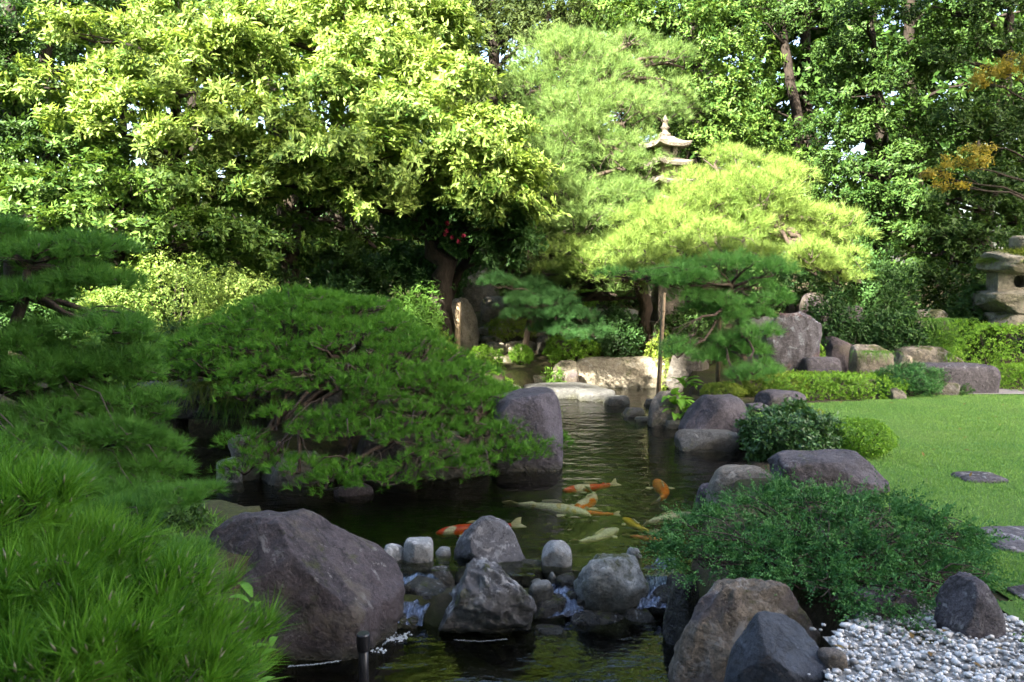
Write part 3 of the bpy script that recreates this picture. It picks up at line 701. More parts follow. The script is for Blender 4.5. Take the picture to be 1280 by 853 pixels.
rock('small grey cracked stone beside the broad tan stone', (264, 570, 302, 604), 'rock_dam', ZW, .8, .12, 90, block=.5, rough=.05)
rock('squarish grey stone wedged between the two waterline stones', (296, 572, 322, 602), 'rock_bank', ZW, .8, .12, 91, block=.6, rough=.05)
rock('stack stone above the cracked waterline stones', (278, 545, 330, 576), 'rock_bank', ZW + .2, .8, .1, 92, block=.6, rough=.05)
rock('long brown rock jutting out beneath the dome pine', (500, 540, 612, 600), 'rock_bank', ZW, .6, .15, 93, sub=5, block=.3, cuts=7, rough=.04, taper=.2, lean=.15)
rock('dark rock at the waterline behind the brown rock', (430, 540, 520, 604), 'rock_big', ZW, .6, .15, 94, rough=.05, block=.4)
rock('dark boulder forming the left wall of the cave', (120, 478, 222, 606), 'rock_big', ZW, .7, .15, 95, Y=8.2, sub=5, rough=.05, block=.5)
rock('capstone of the dark cave behind the sedge', (170, 478, 345, 530), 'rock_big', 0, .8, .0, 96, Y=8.15, sub=5, rough=.05, block=.7, cuts=5)
rock('dark stone at the back of the cave', (140, 545, 330, 618), 'rock_big', 0, .4, .2, 295, Y=9.3, rough=.07, block=.15)
rock('grey rock inside the dome pine behind its limbs', (300, 470, 420, 560), 'rock_bank', 0, .8, .15, 97, Y=8.5, rough=.05, block=.4)
rock('pale boulder glimpsed through the dome pine twigs', (405, 430, 470, 500), 'rock_beige', 0, .8, .15, 98, Y=9.0, rough=.05, block=.4)
# --- stepping stones in the lawn
for lab, bb, s_ in [('small stepping stone set in the lawn near the flat boulder', (1196, 591, 1252, 603), 201), ('large stepping stone at the lawn edge by the juniper', (1222, 658, 1330, 690), 202),
                    ('stepping stone between the slanting grey rock and the lawn', (1268, 726, 1370, 765), 203), ('pale flat stone in the grass behind the camellia shrub', (952, 511, 976, 519), 204), ('thin grey stone at the lawn corner by the dark boulder', (935, 503, 962, 511), 205)]:
    x0, y0, x1, y1 = bb; c = G((x0 + x1) / 2, (y0 + y1) / 2, .02); w = (x1 - x0) * mpp(c[1]) / 2; dp = abs(G(x0, y0, .02)[1] - G(x0, y1, .02)[1]) / 2
    tag(link('stepping_stone', rock_mesh((w, max(dp, .1), .045), s_, block=.5, cuts=4, rough=.02), M['rock_grey'], None, (c[0], c[1], -.045)), lab, 'rock')
# --- far bank
rock('long pale retaining boulder catching sunlight at the pond head', (716, 446, 838, 486), 'rock_beige', ZW, .5, .15, 301, sub=5, block=.75, cuts=5, depth=(.8, .97), rough=.025)
rock('pale wedge rock at the left end of the retaining boulder', (690, 450, 728, 486), 'rock_beige', ZW, .7, .12, 302, block=.4, rough=.04, taper=.3)
rock('grey slab face right of the retaining boulder', (834, 440, 892, 490), 'rock_bank', ZW, .5, .12, 303, block=.6, rough=.04)
rock('pale flat boulder face above the glossy round shrub', (705, 384, 748, 420), 'rock_beige_mossy', 0, .5, .3, 304, Y=15.2, block=.7, rough=.03)
rock('wide sunlit ledge stone behind the glossy round shrub', (735, 386, 806, 425), 'rock_beige', 0, .5, .3, 305, Y=15.8, block=.7, rough=.03)
rock('tall light grey upright stone at the foot of the leaning trunk', (548, 372, 600, 436), 'rock_beige', 0, .7, .3, 306, Y=14.6, block=.3, taper=.25, rough=.06, ridge=.5)
rock('big square boulder behind the upright stone', (600, 370, 655, 420), 'rock_beige_mossy', 0, .7, .3, 307, Y=15.6, block=.7, rough=.03)
rock('low flat stone on the step bank', (596, 408, 640, 424), 'rock_beige', 0, .9, .15, 308, Y=15.0, block=.5, rough=.03)
rock('rounded pale boulder in the middle of the step bank', (628, 426, 672, 456), 'rock_beige', 0, .8, .2, 309, Y=14.5, block=.2, rough=.04)
rock('angular pale stone left of the rounded pale boulder', (606, 428, 634, 454), 'rock_beige', 0, .8, .2, 310, Y=14.4, block=.5, rough=.05)
rock('thin step stone on the bank', (608, 446, 642, 470), 'rock_beige_mossy', 0, .7, .2, 311, Y=14.0, block=.6, rough=.03)
rock('round warm stone near the foot of the step bank', (576, 457, 606, 474), 'rock_beige', 0, .8, .15, 312, Y=13.2, block=.2, rough=.04)
rock('pale stone peeping out beside the dome pine top', (538, 456, 562, 472), 'rock_beige', 0, .8, .15, 313, Y=12.6, block=.2, rough=.04)
rock('pale stone by the ferns at the pond head', (652, 466, 684, 484), 'rock_beige', 0, .8, .15, 314, Y=13.6, block=.3, rough=.04)
rock('rusty stone under the small round shrub', (654, 450, 676, 470), 'rock_tan', 0, .8, .15, 315, Y=14.1, block=.3, rough=.04)
rock('dark mossy boulder high on the bank under the trees', (575, 335, 625, 385), 'rock_beige_mossy', 0, .8, .3, 316, Y=16.8, block=.4, rough=.05)
for i, (lab, bb, Y, mt) in enumerate([
    ('mossy riser stone under the low flat step', (600, 420, 628, 438), 14.7, 'rock_beige_mossy'), ('small pale stone between the two bushes of the bank', (640, 462, 660, 476), 13.7, 'rock_beige'),
    ('weathered stone left of the wooden prop', (548, 434, 568, 458), 13.7, 'rock_bank'), ('flat terrace stone above the rounded pale boulder', (640, 410, 690, 428), 15.0, 'rock_beige_mossy'),
    ('narrow upright stone right of the rounded pale boulder', (670, 420, 690, 450), 14.4, 'rock_bank'), ('squat lit stone at the top of the steps', (622, 392, 652, 408), 15.4, 'rock_beige'),
    ('brown terrace stone under the hanging pine bough', (684, 424, 716, 446), 14.5, 'rock_bank'), ('low stone at the water foot of the steps', (616, 468, 646, 484), 13.4, 'rock_beige_mossy'),
    ('small warm stone beside the fern tuft', (706, 462, 724, 476), 13.5, 'rock_tan'), ('broken stone edging the bank below the upright grey stone', (586, 440, 612, 456), 14.0, 'rock_beige_mossy')]):
    rock(lab, bb, mt, 0, .8, .2, 340 + i, Y=Y, block=.45, cuts=7, rough=.05)
# --- right far bank
rock('tall leaning standing stone with bluish streaks', (955, 389, 1030, 474), 'rock_stand', 0, .55, .25, 401, Y=11.6, sub=5, block=.3, cuts=9, depth=(.66, .92), rough=.05, taper=-.18, lean=.3, ridge=.6)
rock('squat dark block beside the standing stone', (1006, 446, 1054, 473), 'rock_plum', 0, .7, .12, 402, Y=11.4, block=.8, cuts=4, rough=.03)
rock('mossy pale-edged block behind the end of the long hedge', (1068, 431, 1118, 472), 'rock_beige_mossy', 0, .6, .2, 403, Y=11.6, block=.7, cuts=4, rough=.03)
rock('cracked beige boulder above the wide grey block', (1122, 432, 1208, 466), 'rock_beige_mossy', 0, .6, .2, 404, Y=11.9, block=.5, cuts=5, rough=.04)
rock('wide dark rectangular stone block at the lawn corner', (1148, 454, 1252, 494), 'rock_plum', 0.0, .45, .12, 405, sub=5, block=.95, cuts=2, depth=(.9, .98), rough=.02)
rock('low brown stone at the foot of the wide block', (1168, 476, 1208, 496), 'rock_bank', 0.0, .7, .1, 406, block=.3, rough=.04)
rock('little rounded stone at the right end of the long hedge', (1116, 485, 1138, 501), 'rock_bank', 0.0, .8, .06, 407, block=.2, rough=.04)
rock('lichen-spotted upright boulder in the shade below the trees', (1140, 386, 1192, 440), 'rock_beige_mossy', 0, .6, .3, 408, Y=12.8, block=.6, rough=.04)
rock('brown mossy boulder under the golden pine branch', (1000, 366, 1040, 400), 'rock_big', 0, .7, .4, 409, Y=13.4, block=.3, rough=.05)
rock('brown upright rock behind the standing stone', (1046, 382, 1086, 432), 'rock_big', 0, .7, .4, 410, Y=13.0, block=.4, rough=.05)
rock('dark rock in the hollow right of the standing stone', (1030, 420, 1072, 468), 'rock_big', 0, .7, .2, 411, Y=12.2, block=.4, rough=.05)
rock('tiny round cream stone on the cracked beige boulder', (1128, 444, 1144, 458), 'rock_beige', 0, .9, .04, 412, Y=11.7, sub=3, block=.1)
rock('pale upright rock half hidden left of the standing stone', (930, 395, 976, 474), 'rock_slab', 0, .5, .2, 413, Y=12.4, block=.4, rough=.04)

# ================================================================== STONE LANTERN AND PAGODA
def roof_mesh(hw, hh, eave, curl=.05, n=8):
    """square hipped roof with upturned eaves, thick edge"""
    mb = MB(); rings = []
    for j in range(6):
        s = j / 5; w = hw * (1 - s) + hw * .28 * s; z = hh * (s ** 1.35)
        ring = []
        for k in range(4):
            ax, ay = [(-1, -1), (1, -1), (1, 1), (-1, 1)][k]; bx, by = [(1, -1), (1, 1), (-1, 1), (-1, -1)][k]
            for i in range(n):
                u = i / n; x, y = ax + (bx - ax) * u, ay + (by - ay) * u
                cu = curl * (abs(2 * u - 1) ** 3) * (1 - s) ** 2; ring.append((x * w, y * w, z + cu))
        rings.append(ring)
    low = [(x * .96, y * .96, z - eave) for x, y, z in rings[0]]; und = [(x * .45 / .96, y * .45 / .96, -eave * .6) for x, y, z in low]
    rings = [und, low] + rings; m = 4 * n; V = [p for r_ in rings for p in r_]
    Fs = [(i * m + k, i * m + (k + 1) % m, (i + 1) * m + (k + 1) % m, (i + 1) * m + k) for i in range(len(rings) - 1) for k in range(m)]
    Fs += [tuple(range(m))[::-1], tuple((len(rings) - 1) * m + k for k in range(m))]
    return mb.add(V, Fs).mesh('roof', False)
def niche_block(w, d, h, ow, oh, depth, name='body', circ=False):
    """block whose front (-Y) has a real recess"""
    mb = MB(); n = 16
    if circ: inner = [(ow * math.cos(a), oh * math.sin(a)) for a in np.linspace(0, 2 * math.pi, n, endpoint=False)]
    else:
        inner = []
        for a in np.linspace(0, 2 * math.pi, n, endpoint=False):
            c, s = math.cos(a), math.sin(a); m = max(abs(c), abs(s)); inner.append((c / m * ow, s / m * oh))
    outer = []
    for a in np.linspace(0, 2 * math.pi, n, endpoint=False):
        c, s = math.cos(a), math.sin(a); m = max(abs(c), abs(s)); outer.append((c / m * w / 2, s / m * h / 2))
    rings = [[(x, d / 2, z) for x, z in outer], [(x, -d / 2, z) for x, z in outer], [(x, -d / 2, z) for x, z in inner], [(x, -d / 2 + depth, z) for x, z in inner]]
    V = [(x, y, z + h / 2) for r_ in rings for x, y, z in r_]
    Fs = [(i * n + k, i * n + (k + 1) % n, (i + 1) * n + (k + 1) % n, (i + 1) * n + k) for i in range(3) for k in range(n)] + [tuple(range(n))[::-1], tuple(3 * n + k for k in range(n))]
    return mb.add(V, Fs).mesh(name, False)
pb = D(830, 250, 15.0); zg = gz(pb[0], pb[1]) - .02; pag = tag(empty('stone_pagoda', (pb[0], pb[1], zg), R(24)), 'tiered stone pagoda half hidden behind the sunlit pine', 'pagoda')
sp = .345; z = 3.98 - 4 * sp - zg
link('base', MB().box((0, 0, .2), (.95, .95, .4)).mesh('base', False), M['pagoda'], pag)
link('body', niche_block(.58, .58, z - .37, .16, .22, .12), M['pagoda'], pag, (0, 0, .4))
for i in range(5):
    w = .47 - .028 * i
    link('roof', roof_mesh(w, .16, .055, .06), M['pagoda'], pag, (0, 0, z + .03))
    if i < 4: link('body', niche_block(w * .86, w * .86, sp - .15, .07, .06, .05), M['pagoda'], pag, (0, 0, z + .18))
    z += sp
link('finial', MB().lathe([(.10, 0), (.11, .05), (.06, .09), (.05, .14), (.09, .17), (.05, .21), (.045, .27), (.075, .30), (.04, .33), (.01, .40)], 16).mesh('finial'), M['pagoda'], pag, (0, 0, z - sp + .18))
lb = D(1269, 408, 12.6); lan = tag(empty('stone_lantern', lb), 'rustic stone lantern with a mossy cap on rough boulders', 'lantern')
s = mpp(12.6)
link('foot_stone', rock_mesh((.50, .45, .14), 501, block=.45, cuts=5, rough=.03), M['lantern'], lan, (.02, 0, -.04))
link('platform_stone', rock_mesh((.62, .5, .19), 502, sub=5, block=.6, cuts=6, rough=.035), M['lantern'], lan, (.06, 0, .20))
lbx = link('light_box', niche_block(.62, .5, .32, .10, .10, .22, 'light_box', True), M['lantern'], lan, (-.06, 0, .55), (0, 0, R(-12)))
link('cap', rock_mesh((.56, .52, .20), 503, sub=5, block=.15, cuts=6, rough=.06), M['lantern'], lan, (.03, 0, .82))
g = rng(19); n = 5200; a = g.random(n) * 6.28; q = np.sqrt(g.random(n)); P = np.c_[.03 + .56 * q * np.cos(a), .52 * q * np.sin(a), .99 + .20 * np.sqrt(1 - q ** 2 * .95)]
T = unit(np.c_[np.cos(a) * q, np.sin(a) * q, .5 - .9 * q] + g.normal(size=(n, 3)) * .35)
link('moss_cap', needles_mesh('moss_cap', P, T, g.uniform(.06, .15, n), .012, g, .2), M['sedge'], lan)
link('knob', rock_mesh((.22, .2, .13), 504, block=.2, cuts=5), M['lantern'], lan, (.1, 0, 1.17))

# ================================================================== POLES AND PIPE
def pole(label, p0, p1, r, name='bamboo_prop'):
    p0, p1 = np.array(p0), np.array(p1); t = tag(empty(name, p0), label, 'pole'); d = p1 - p0
    link('shaft', MB().tube([np.zeros(3) - d * .05, d * .33, d * .66, d], [r, r * .97, r * .95, r * .9], 10).mesh('shaft'), M['bamboo'], t)
    for f in (.2, .42, .63, .82):
        link('joint_ring', MB().tube([d * f - d * .004, d * f + d * .004], r * 1.1, 10).mesh('joint_ring'), M['bamboo'], t)
pole('tall bamboo prop holding up the pine bough over the pond', D(823, 492, 10.75), D(830, 366, 10.75), .030)
pole('short bamboo prop among the low pine boughs', D(897, 482, 11.3), D(900, 372, 11.3), .032)
pole('sunlit wooden prop before the upright grey stone', D(571, 468, 13.6), D(573, 378, 13.6), .05)
pp = G(455, 855, ZL); t = tag(empty('water_pipe', (pp[0], pp[1], ZL - .3)), 'short black pipe standing in the lower pool by the big boulder', 'pipe')
M['black'] = (lambda t: t.done(t.prin((.012, .012, .014), .35)))(NT('black_plastic'))
top = D(455, 792, pp[1])[2] - (ZL - .3)
link('shaft', MB().tube([(0, 0, 0), (0, 0, top * .5), (0, 0, top * .93)], .026, 14).mesh('shaft'), M['black'], t)
link('cap', MB().lathe([(.033, -.05), (.036, -.03), (.036, .035), (.030, .042), (.012, .042)], 18, (0, 0, top * .93)).mesh('cap', False), M['black'], t)

# ================================================================== KOI
def koi_mat(name, base, patch, thr, seed):
    t = NT(name); tc = t.n('ShaderNodeTexCoord'); mp = t.n('ShaderNodeMapping'); mp.inputs['Location'].default_value = (seed * 3.1, seed, 0); mp.inputs['Scale'].default_value = (1, .5, 1); t.l(tc.outputs['Object'], mp.inputs[0])
    n = t.noise(mp.outputs[0], 7.5, 2, .4); f = t.ramp(n, [(thr, 0.0), (thr + .03, 1.0)])
    c_ = t.mix(f, base, patch); vor = t.n('ShaderNodeTexVoronoi'); vor.inputs['Scale'].default_value = 70; t.l(tc.outputs['Object'], vor.inputs['Vector'])
    c_ = t.mix(t.ramp(vor.outputs['Distance'], [(.25, 0.0), (.7, .45)]), c_, tuple(x * .45 for x in patch))
    return t.done(t.prin(c_, .3))
WH, OR, RD, YE = (.78, .74, .66), (.90, .20, .01), (.85, .04, .01), (.80, .50, .04)
def koi(label, head, tail, mat, bend=.12, z=-.52):
    h = G(*head, z + 0.0); tl = G(*tail, z); d = h - tl; L = np.linalg.norm(d); L = min(L, .85); u = d / np.linalg.norm(d); sdv = np.array([-u[1], u[0], 0])
    o0 = (h + tl) / 2; t = tag(empty('koi', o0), label, 'koi fish', 'koi in the pond')
    n = 22; ss = np.linspace(0, 1, n); prof = np.interp(ss, [0, .03, .12, .3, .45, .65, .82, .9, 1], [.015, .04, .075, .10, .10, .078, .045, .034, .022])
    def sp(s_): return u * (.5 - s_) * L + sdv * bend * L * math.sin(s_ * 3.6 - .4) * (.3 + s_) 
    V = []; m = 12
    for s_, r_ in zip(ss, prof):
        c = sp(s_ * .86); tn = sp(min(1, s_ * .86 + .01)) - c; tn /= np.linalg.norm(tn) + 1e-9; sv = np.array([-tn[1], tn[0], 0])
        for k in range(m):
            an = 2 * math.pi * k / m; V.append(c + sv * math.cos(an) * r_ * L * .88 + np.array([0, 0, 1]) * math.sin(an) * r_ * L * (.72 if s_ < .8 else 1.2))
    Fs = [(i * m + k, i * m + (k + 1) % m, (i + 1) * m + (k + 1) % m, (i + 1) * m + k) for i in range(n - 1) for k in range(m)] + [tuple(range(m))[::-1], tuple((n - 1) * m + k for k in range(m))]
    link('body', MB().add(V, Fs).mesh('body'), mat, t)
    def fin(name, pts):
        pts = np.array(pts); mb = MB(); k = len(pts); off = np.array([0, 0, .004])
        mb.add(np.r_[pts + off, pts - off], [tuple(range(k)), tuple(range(2 * k - 1, k - 1, -1))] + [(i, i + k, (i + 1) % k + k, (i + 1) % k) for i in range(k)])
        link(name, mb.mesh(name, False), M['koi_fin'], t)
    c = sp(.85); e = sp(1.0); tn = e - c; tn /= np.linalg.norm(tn); sv = np.array([-tn[1], tn[0], 0])
    zz = np.array([0, 0, 1.])
    mbp = [c + zz * .02 * L, c + tn * .10 * L + zz * .06 * L + sv * .03 * L, c + tn * .19 * L + zz * .05 * L + sv * .07 * L, c + tn * .14 * L, c + tn * .19 * L - zz * .03 * L - sv * .05 * L, c + tn * .08 * L - zz * .03 * L - sv * .02 * L, c - zz * .02 * L]
    fin('tail_fin', mbp)
    c = sp(.24); tn = sp(.3) - c; tn /= np.linalg.norm(tn); sv = np.array([-tn[1], tn[0], 0])
    for sgn in (-1, 1):
        q0 = c + sv * sgn * .075 * L - zz * .02 * L
        fin('pectoral_fin', [q0, q0 + sv * sgn * .08 * L + tn * .01 * L, q0 + sv * sgn * .11 * L + tn * .06 * L, q0 + sv * sgn * .06 * L + tn * .10 * L, q0 + tn * .04 * L])
    c0, c1 = sp(.34), sp(.58)
    mb = MB(); P4 = np.array([c0 + zz * .09 * L, c0 * .7 + c1 * .3 + zz * .11 * L, c1 + zz * .08 * L, c1 + zz * .065 * L]); of = np.array([*sdv[:2], 0]) * .004
    mb.add(np.r_[P4 + of, P4 - of], [(0, 1, 2, 3), (7, 6, 5, 4), (0, 4, 5, 1), (1, 5, 6, 2), (2, 6, 7, 3), (3, 7, 4, 0)]); link('dorsal_fin', mb.mesh('dorsal_fin', False), M['koi_fin'], t)
M['koi_fin'] = (lambda t: t.done(t.prin((.62, .56, .46), .4)))(NT('koi_fin'))
koi('red koi with white bands beside the pointed dam rock', (545, 667), (652, 655), koi_mat('koi_red', WH, RD, .44, 1.7), .04)
koi('slim orange-red koi swimming above the koi cluster', (704, 614), (772, 604), koi_mat('koi_or1', WH, RD, .40, 2.1), .06)
koi('white koi with orange saddles in the middle of the cluster', (720, 640), (738, 613), koi_mat('koi_ko', WH, OR, .52, 3.2), .12)
koi('long cream-white koi with a yellowish head', (738, 643), (632, 631), koi_mat('koi_wh', WH, (.75, .60, .28), .58, 4.4), .07)
koi('orange koi nosing along behind the cream-white koi', (724, 641), (774, 643), koi_mat('koi_or2', WH, OR, .42, 5.3), .05)
koi('plump orange koi swimming alone away from the cluster', (822, 601), (820, 628), koi_mat('koi_or3', OR, (.9, .32, .05), .5, 6.1), -.10)
koi('plain white koi near the pale round dam stone', (774, 662), (712, 679), koi_mat('koi_w2', WH, (.66, .62, .55), .6, 7.7), -.10)
koi('golden yellow koi beside the orange one at the dam', (778, 648), (820, 667), koi_mat('koi_ye', YE, (.85, .58, .08), .5, 8.2), .08)
koi('orange koi closest to the juniper twigs by the dam', (833, 678), (780, 670), koi_mat('koi_or4', OR, WH, .62, 9.9), .06)
koi('grey-white koi half hidden by the juniper twigs', (868, 643), (803, 657), koi_mat('koi_w3', WH, (.40, .40, .42), .56, 10.5), .08)

# ================================================================== PINES
# --- dome-trained pine over the pond
def dome_pine():
    g = rng(41); peak = np.array([-2.12, 8.95]); cen = np.array([-1.72, 8.35]); rad = np.array([2.12, 1.55])
    def edge(th):
        d = np.array([math.cos(th), math.sin(th)]); o = (peak - cen) / rad; dd = d / rad
        A = dd @ dd; B = o @ dd; C = o @ o - 1; return (-B + math.sqrt(B * B - A * C)) / A
    def zb(th):
        v = np.array([math.cos(th), math.sin(th)])
        return -.12 + .75 * max(0, -v[0]) ** 1.2 + .55 * max(0, v[1])
    def surf(x, y):
        dx, dy = x - peak[0], y - peak[1]; th = math.atan2(dy, dx); ro = min(1.15, math.hypot(dx, dy) / edge(th))
        return zb(th) + (1.40 - zb(th)) * (1 - ro ** (2.0 - .6 * max(0, math.cos(th)))), ro
    pads = []; tries = 0; pts = []
    while len(pts) < 280 and tries < 9000:
        tries += 1; x, y = cen + (g.random(2) * 2 - 1) * rad
        z, ro = surf(x, y)
        if ro > 1: continue
        px = 640 + F * x / y; pyy = 345 - (z - CAMZ) / y * F
        if px < 285 and 455 < pyy and y < 8.6: continue            # the opening over the cave mouth
        if any(math.hypot(x - a, y - b) < .18 for a, b in pts): continue
        pts.append((x, y)); r = g.uniform(.22, .34)
        pads.append(((x, y, z - .05 + g.normal() * .045), (r, r * g.uniform(.8, 1.1), g.uniform(.10, .17))))
    base = np.array([-2.95, 8.75, .25])
    return pine_tree('low dome-trained pine spreading over the pond', base, [(-2.75, 8.65, .55), (-2.3, 8.5, .62), (-1.7, 8.35, .60), (-.9, 8.2, .32), (-.2, 8.0, .08)], pads, 'pine_dome', 42,
                     L=.088, w=.0046, k=17, step=.069, spread=.80, r0=.10, twigs=6, thick=.6)
dome_pine()

def more(lst, seed, dy=10, f=.8):
    g = rng(seed); return lst + [(x + g.normal() * 26, y + g.normal() * dy, rx * f, ry * f, Y + g.normal() * .3, rd * f) for x, y, rx, ry, Y, rd in lst]
def clumpify(lst, seed, k=3, f=.55, fy=1.1):
    g = rng(seed); out = []
    for x, y, rx, ry, Y, rd in lst:
        for j in range(k):
            a = g.random() * 6.28; q = .75 * math.sqrt(g.random()); r = rx * f * g.uniform(.75, 1.15)
            out.append((x + math.cos(a) * q * rx, y + g.normal() * ry * .35, r, r * .62 * fy, Y + math.sin(a) * q * rd * mpp(Y), r))
    return out
def pads_px(lst): return [LB(*p) for p in lst]
# --- pine at the left edge
lp = [(40, 320, 70, 22, 5.2, 60), (-30, 300, 70, 22, 5.3, 60), (110, 352, 60, 20, 5.3, 55), (30, 372, 70, 22, 5.1, 60), (120, 405, 62, 20, 5.2, 55), (20, 425, 60, 22, 5.0, 55), (150, 450, 52, 18, 5.1, 50), (70, 462, 70, 22, 4.9, 60), (-20, 470, 60, 24, 4.9, 60),
      (140, 500, 58, 20, 4.9, 50), (60, 520, 75, 24, 4.7, 60), (130, 545, 70, 22, 4.6, 55), (20, 560, 70, 24, 4.5, 60), (165, 582, 60, 16, 4.6, 45), (90, 590, 70, 20, 4.4, 50), (0, 610, 60, 22, 4.3, 50), (75, 335, 50, 20, 5.5, 50), (-60, 380, 70, 24, 5.2, 60), (-60, 530, 70, 24, 4.7, 60)]
g = rng(430)
lp += [(x + g.normal() * 22, y + g.normal() * 14, rx * .85, ry, Y + g.normal() * .12, rd) for x, y, rx, ry, Y, rd in lp] + [(195, 560, 40, 16, 4.8, 40), (205, 590, 34, 14, 4.7, 36), (200, 500, 30, 14, 5.0, 34), (160, 610, 50, 16, 4.4, 40), (120, 620, 60, 18, 4.2, 44), (186, 520, 30, 14, 4.9, 34), (175, 470, 30, 14, 5.1, 34), (165, 425, 34, 14, 5.2, 34)]
pine_tree('tall spreading pine beside the pond bank left of the dome pine', (-3.75, 5.1, .1), [(-3.55, 5.1, .6), (-3.3, 5.15, 1.1), (-3.15, 5.2, 1.65)], pads_px(lp), 'pine_left', 43, L=.105, w=.0034, k=26, step=.050, spread=.9, r0=.07, twigs=9, thick=.75)
# --- foreground pine
fp = [(20, 620, 90, 34, 2.25, 90), (-60, 660, 110, 40, 2.1, 90), (95, 690, 100, 34, 2.15, 80), (30, 730, 120, 44, 1.95, 90), (185, 740, 95, 36, 2.05, 80), (110, 790, 130, 44, 1.85, 90), (240, 800, 85, 34, 1.95, 70), (20, 830, 130, 46, 1.7, 90), (180, 860, 130, 44, 1.75, 90), (-80, 780, 120, 44, 1.8, 90), (270, 860, 70, 34, 1.85, 60), (-40, 590, 60, 26, 2.4, 60)]
pine_tree('bright green young pine with long dense needles in the foreground', (-1.5, 1.85, .05), [(-1.45, 1.85, .35), (-1.4, 1.9, .6)], pads_px(fp), 'pine_near', 44, L=.13, w=.0034, k=32, step=.046, spread=.72, r0=.035, twigs=12, thick=.9, bend=.06, buds=.5)
bp = [(215, 622, 50, 10, 3.9, 34), (150, 640, 60, 12, 3.7, 40), (255, 614, 24, 7, 4.0, 24), (225, 690, 40, 10, 3.2, 28), (100, 660, 50, 14, 3.5, 40)]
pine_tree('low trailing pine branch reaching over the big purple-grey boulder', (-2.55, 3.4, .0), [(-2.3, 3.5, .3), (-2.0, 3.6, .42)], pads_px(bp), 'pine_left', 45, L=.085, w=.0022, k=40, step=.036, spread=.9, r0=.03, twigs=5, thick=.7)
# --- large sunlit pine
A = [(735, 85, 72, 26, 16.2, 60), (685, 108, 55, 26, 16.0, 55), (790, 100, 55, 28, 16.4, 55), (750, 130, 85, 26, 15.8, 65), (690, 155, 62, 26, 15.6, 55), (805, 150, 50, 28, 16.0, 50), (730, 180, 75, 26, 15.4, 60), (790, 190, 52, 24, 15.6, 50), (680, 205, 62, 26, 15.2, 55),
     (755, 225, 72, 26, 15.2, 60), (700, 245, 60, 26, 15.0, 55), (660, 270, 45, 26, 15.0, 45), (760, 265, 66, 24, 14.9, 55), (715, 290, 66, 26, 14.7, 55), (680, 320, 42, 26, 14.6, 45), (740, 322, 50, 24, 14.6, 45), (720, 65, 40, 18, 16.5, 40), (770, 58, 40, 18, 16.8, 40), (830, 72, 42, 24, 17.2, 45), (845, 105, 36, 22, 17.4, 40), (650, 230, 50, 28, 14.6, 45), (640, 190, 44, 26, 14.8, 45), (780, 245, 60, 26, 14.6, 50), (650, 300, 40, 26, 14.4, 40), (760, 300, 60, 26, 14.3, 50), (800, 215, 44, 24, 15.0, 40), (655, 140, 44, 26, 15.6, 45), (690, 350, 40, 22, 14.4, 40), (730, 356, 44, 20, 14.2, 40), (660, 335, 36, 22, 14.2, 36), (775, 345, 44, 20, 14.0, 40)]
pine_tree('tall cloud-pruned pine glowing in the sun left of the pagoda', D(715, 400, 15.4) * [1, 1, 0] + [0, 0, .7], [D(700, 370, 15.2), D(668, 320, 15.2), D(690, 250, 15.5), D(730, 170, 15.9), D(745, 100, 16.3)], pads_px(clumpify(more(A, 5, 16), 55, 3, .62, 1.5)), 'pine_far', 46, L=.18, w=.0066, k=16, step=.118, spread=1.0, r0=.17, twigs=3, thick=.6)
hang = [(690, 378, 42, 20, 13.3, 45), (672, 398, 34, 16, 13.2, 35), (708, 402, 32, 18, 13.1, 35), (690, 416, 34, 14, 13.0, 30), (668, 362, 28, 14, 13.6, 30)]
pine_tree('small pine bough with shade painted into its green over the step bank', D(655, 430, 14.2), [D(664, 395, 14.0), D(680, 370, 13.7), D(690, 385, 13.4)], pads_px(clumpify(more(hang, 8, 6), 58, 2, .7, 1.1)), 'pine_shade', 47, L=.13, w=.0042, k=30, step=.065, spread=1.0, r0=.06, twigs=6, thick=.8)
# --- golden pine by the pagoda, and the shaded boughs before it
Bp = [(845, 276, 72, 24, 13.9, 60), (800, 288, 58, 28, 13.7, 55), (900, 232, 55, 24, 14.4, 50), (945, 212, 55, 22, 14.8, 50), (985, 238, 58, 22, 14.4, 50), (930, 262, 70, 24, 14.0, 60), (1010, 278, 62, 20, 14.0, 55), (1050, 300, 42, 18, 13.9, 45), (870, 300, 70, 24, 13.5, 55), (780, 322, 52, 22, 13.5, 45),
      (960, 300, 70, 22, 13.7, 55), (1030, 328, 58, 16, 13.6, 50), (1066, 350, 34, 12, 13.5, 35), (915, 204, 32, 16, 15.0, 36), (1000, 318, 50, 16, 13.3, 45), (830, 325, 50, 20, 13.3, 45), (862, 268, 40, 20, 14.2, 38), (730, 318, 50, 24, 13.8, 45), (760, 345, 44, 20, 13.6, 40), (880, 262, 60, 24, 13.8, 50), (700, 335, 36, 20, 13.8, 36), (790, 342, 40, 18, 12.9, 36), (835, 338, 40, 16, 12.5, 36), (880, 328, 40, 16, 12.4, 36), (930, 318, 44, 18, 12.6, 40)]
pine_tree('golden green pine with broad layered boughs below the pagoda', D(806, 446, 14.6), [D(806, 400, 14.5), D(800, 350, 14.3), D(830, 318, 14.1), D(880, 300, 14.0), D(950, 270, 14.1)], pads_px(clumpify(more(Bp, 6, 12), 56, 3, .62, 1.2)), 'pine_gold', 48, L=.18, w=.0064, k=16, step=.106, spread=1.0, r0=.14, twigs=3, thick=.6)
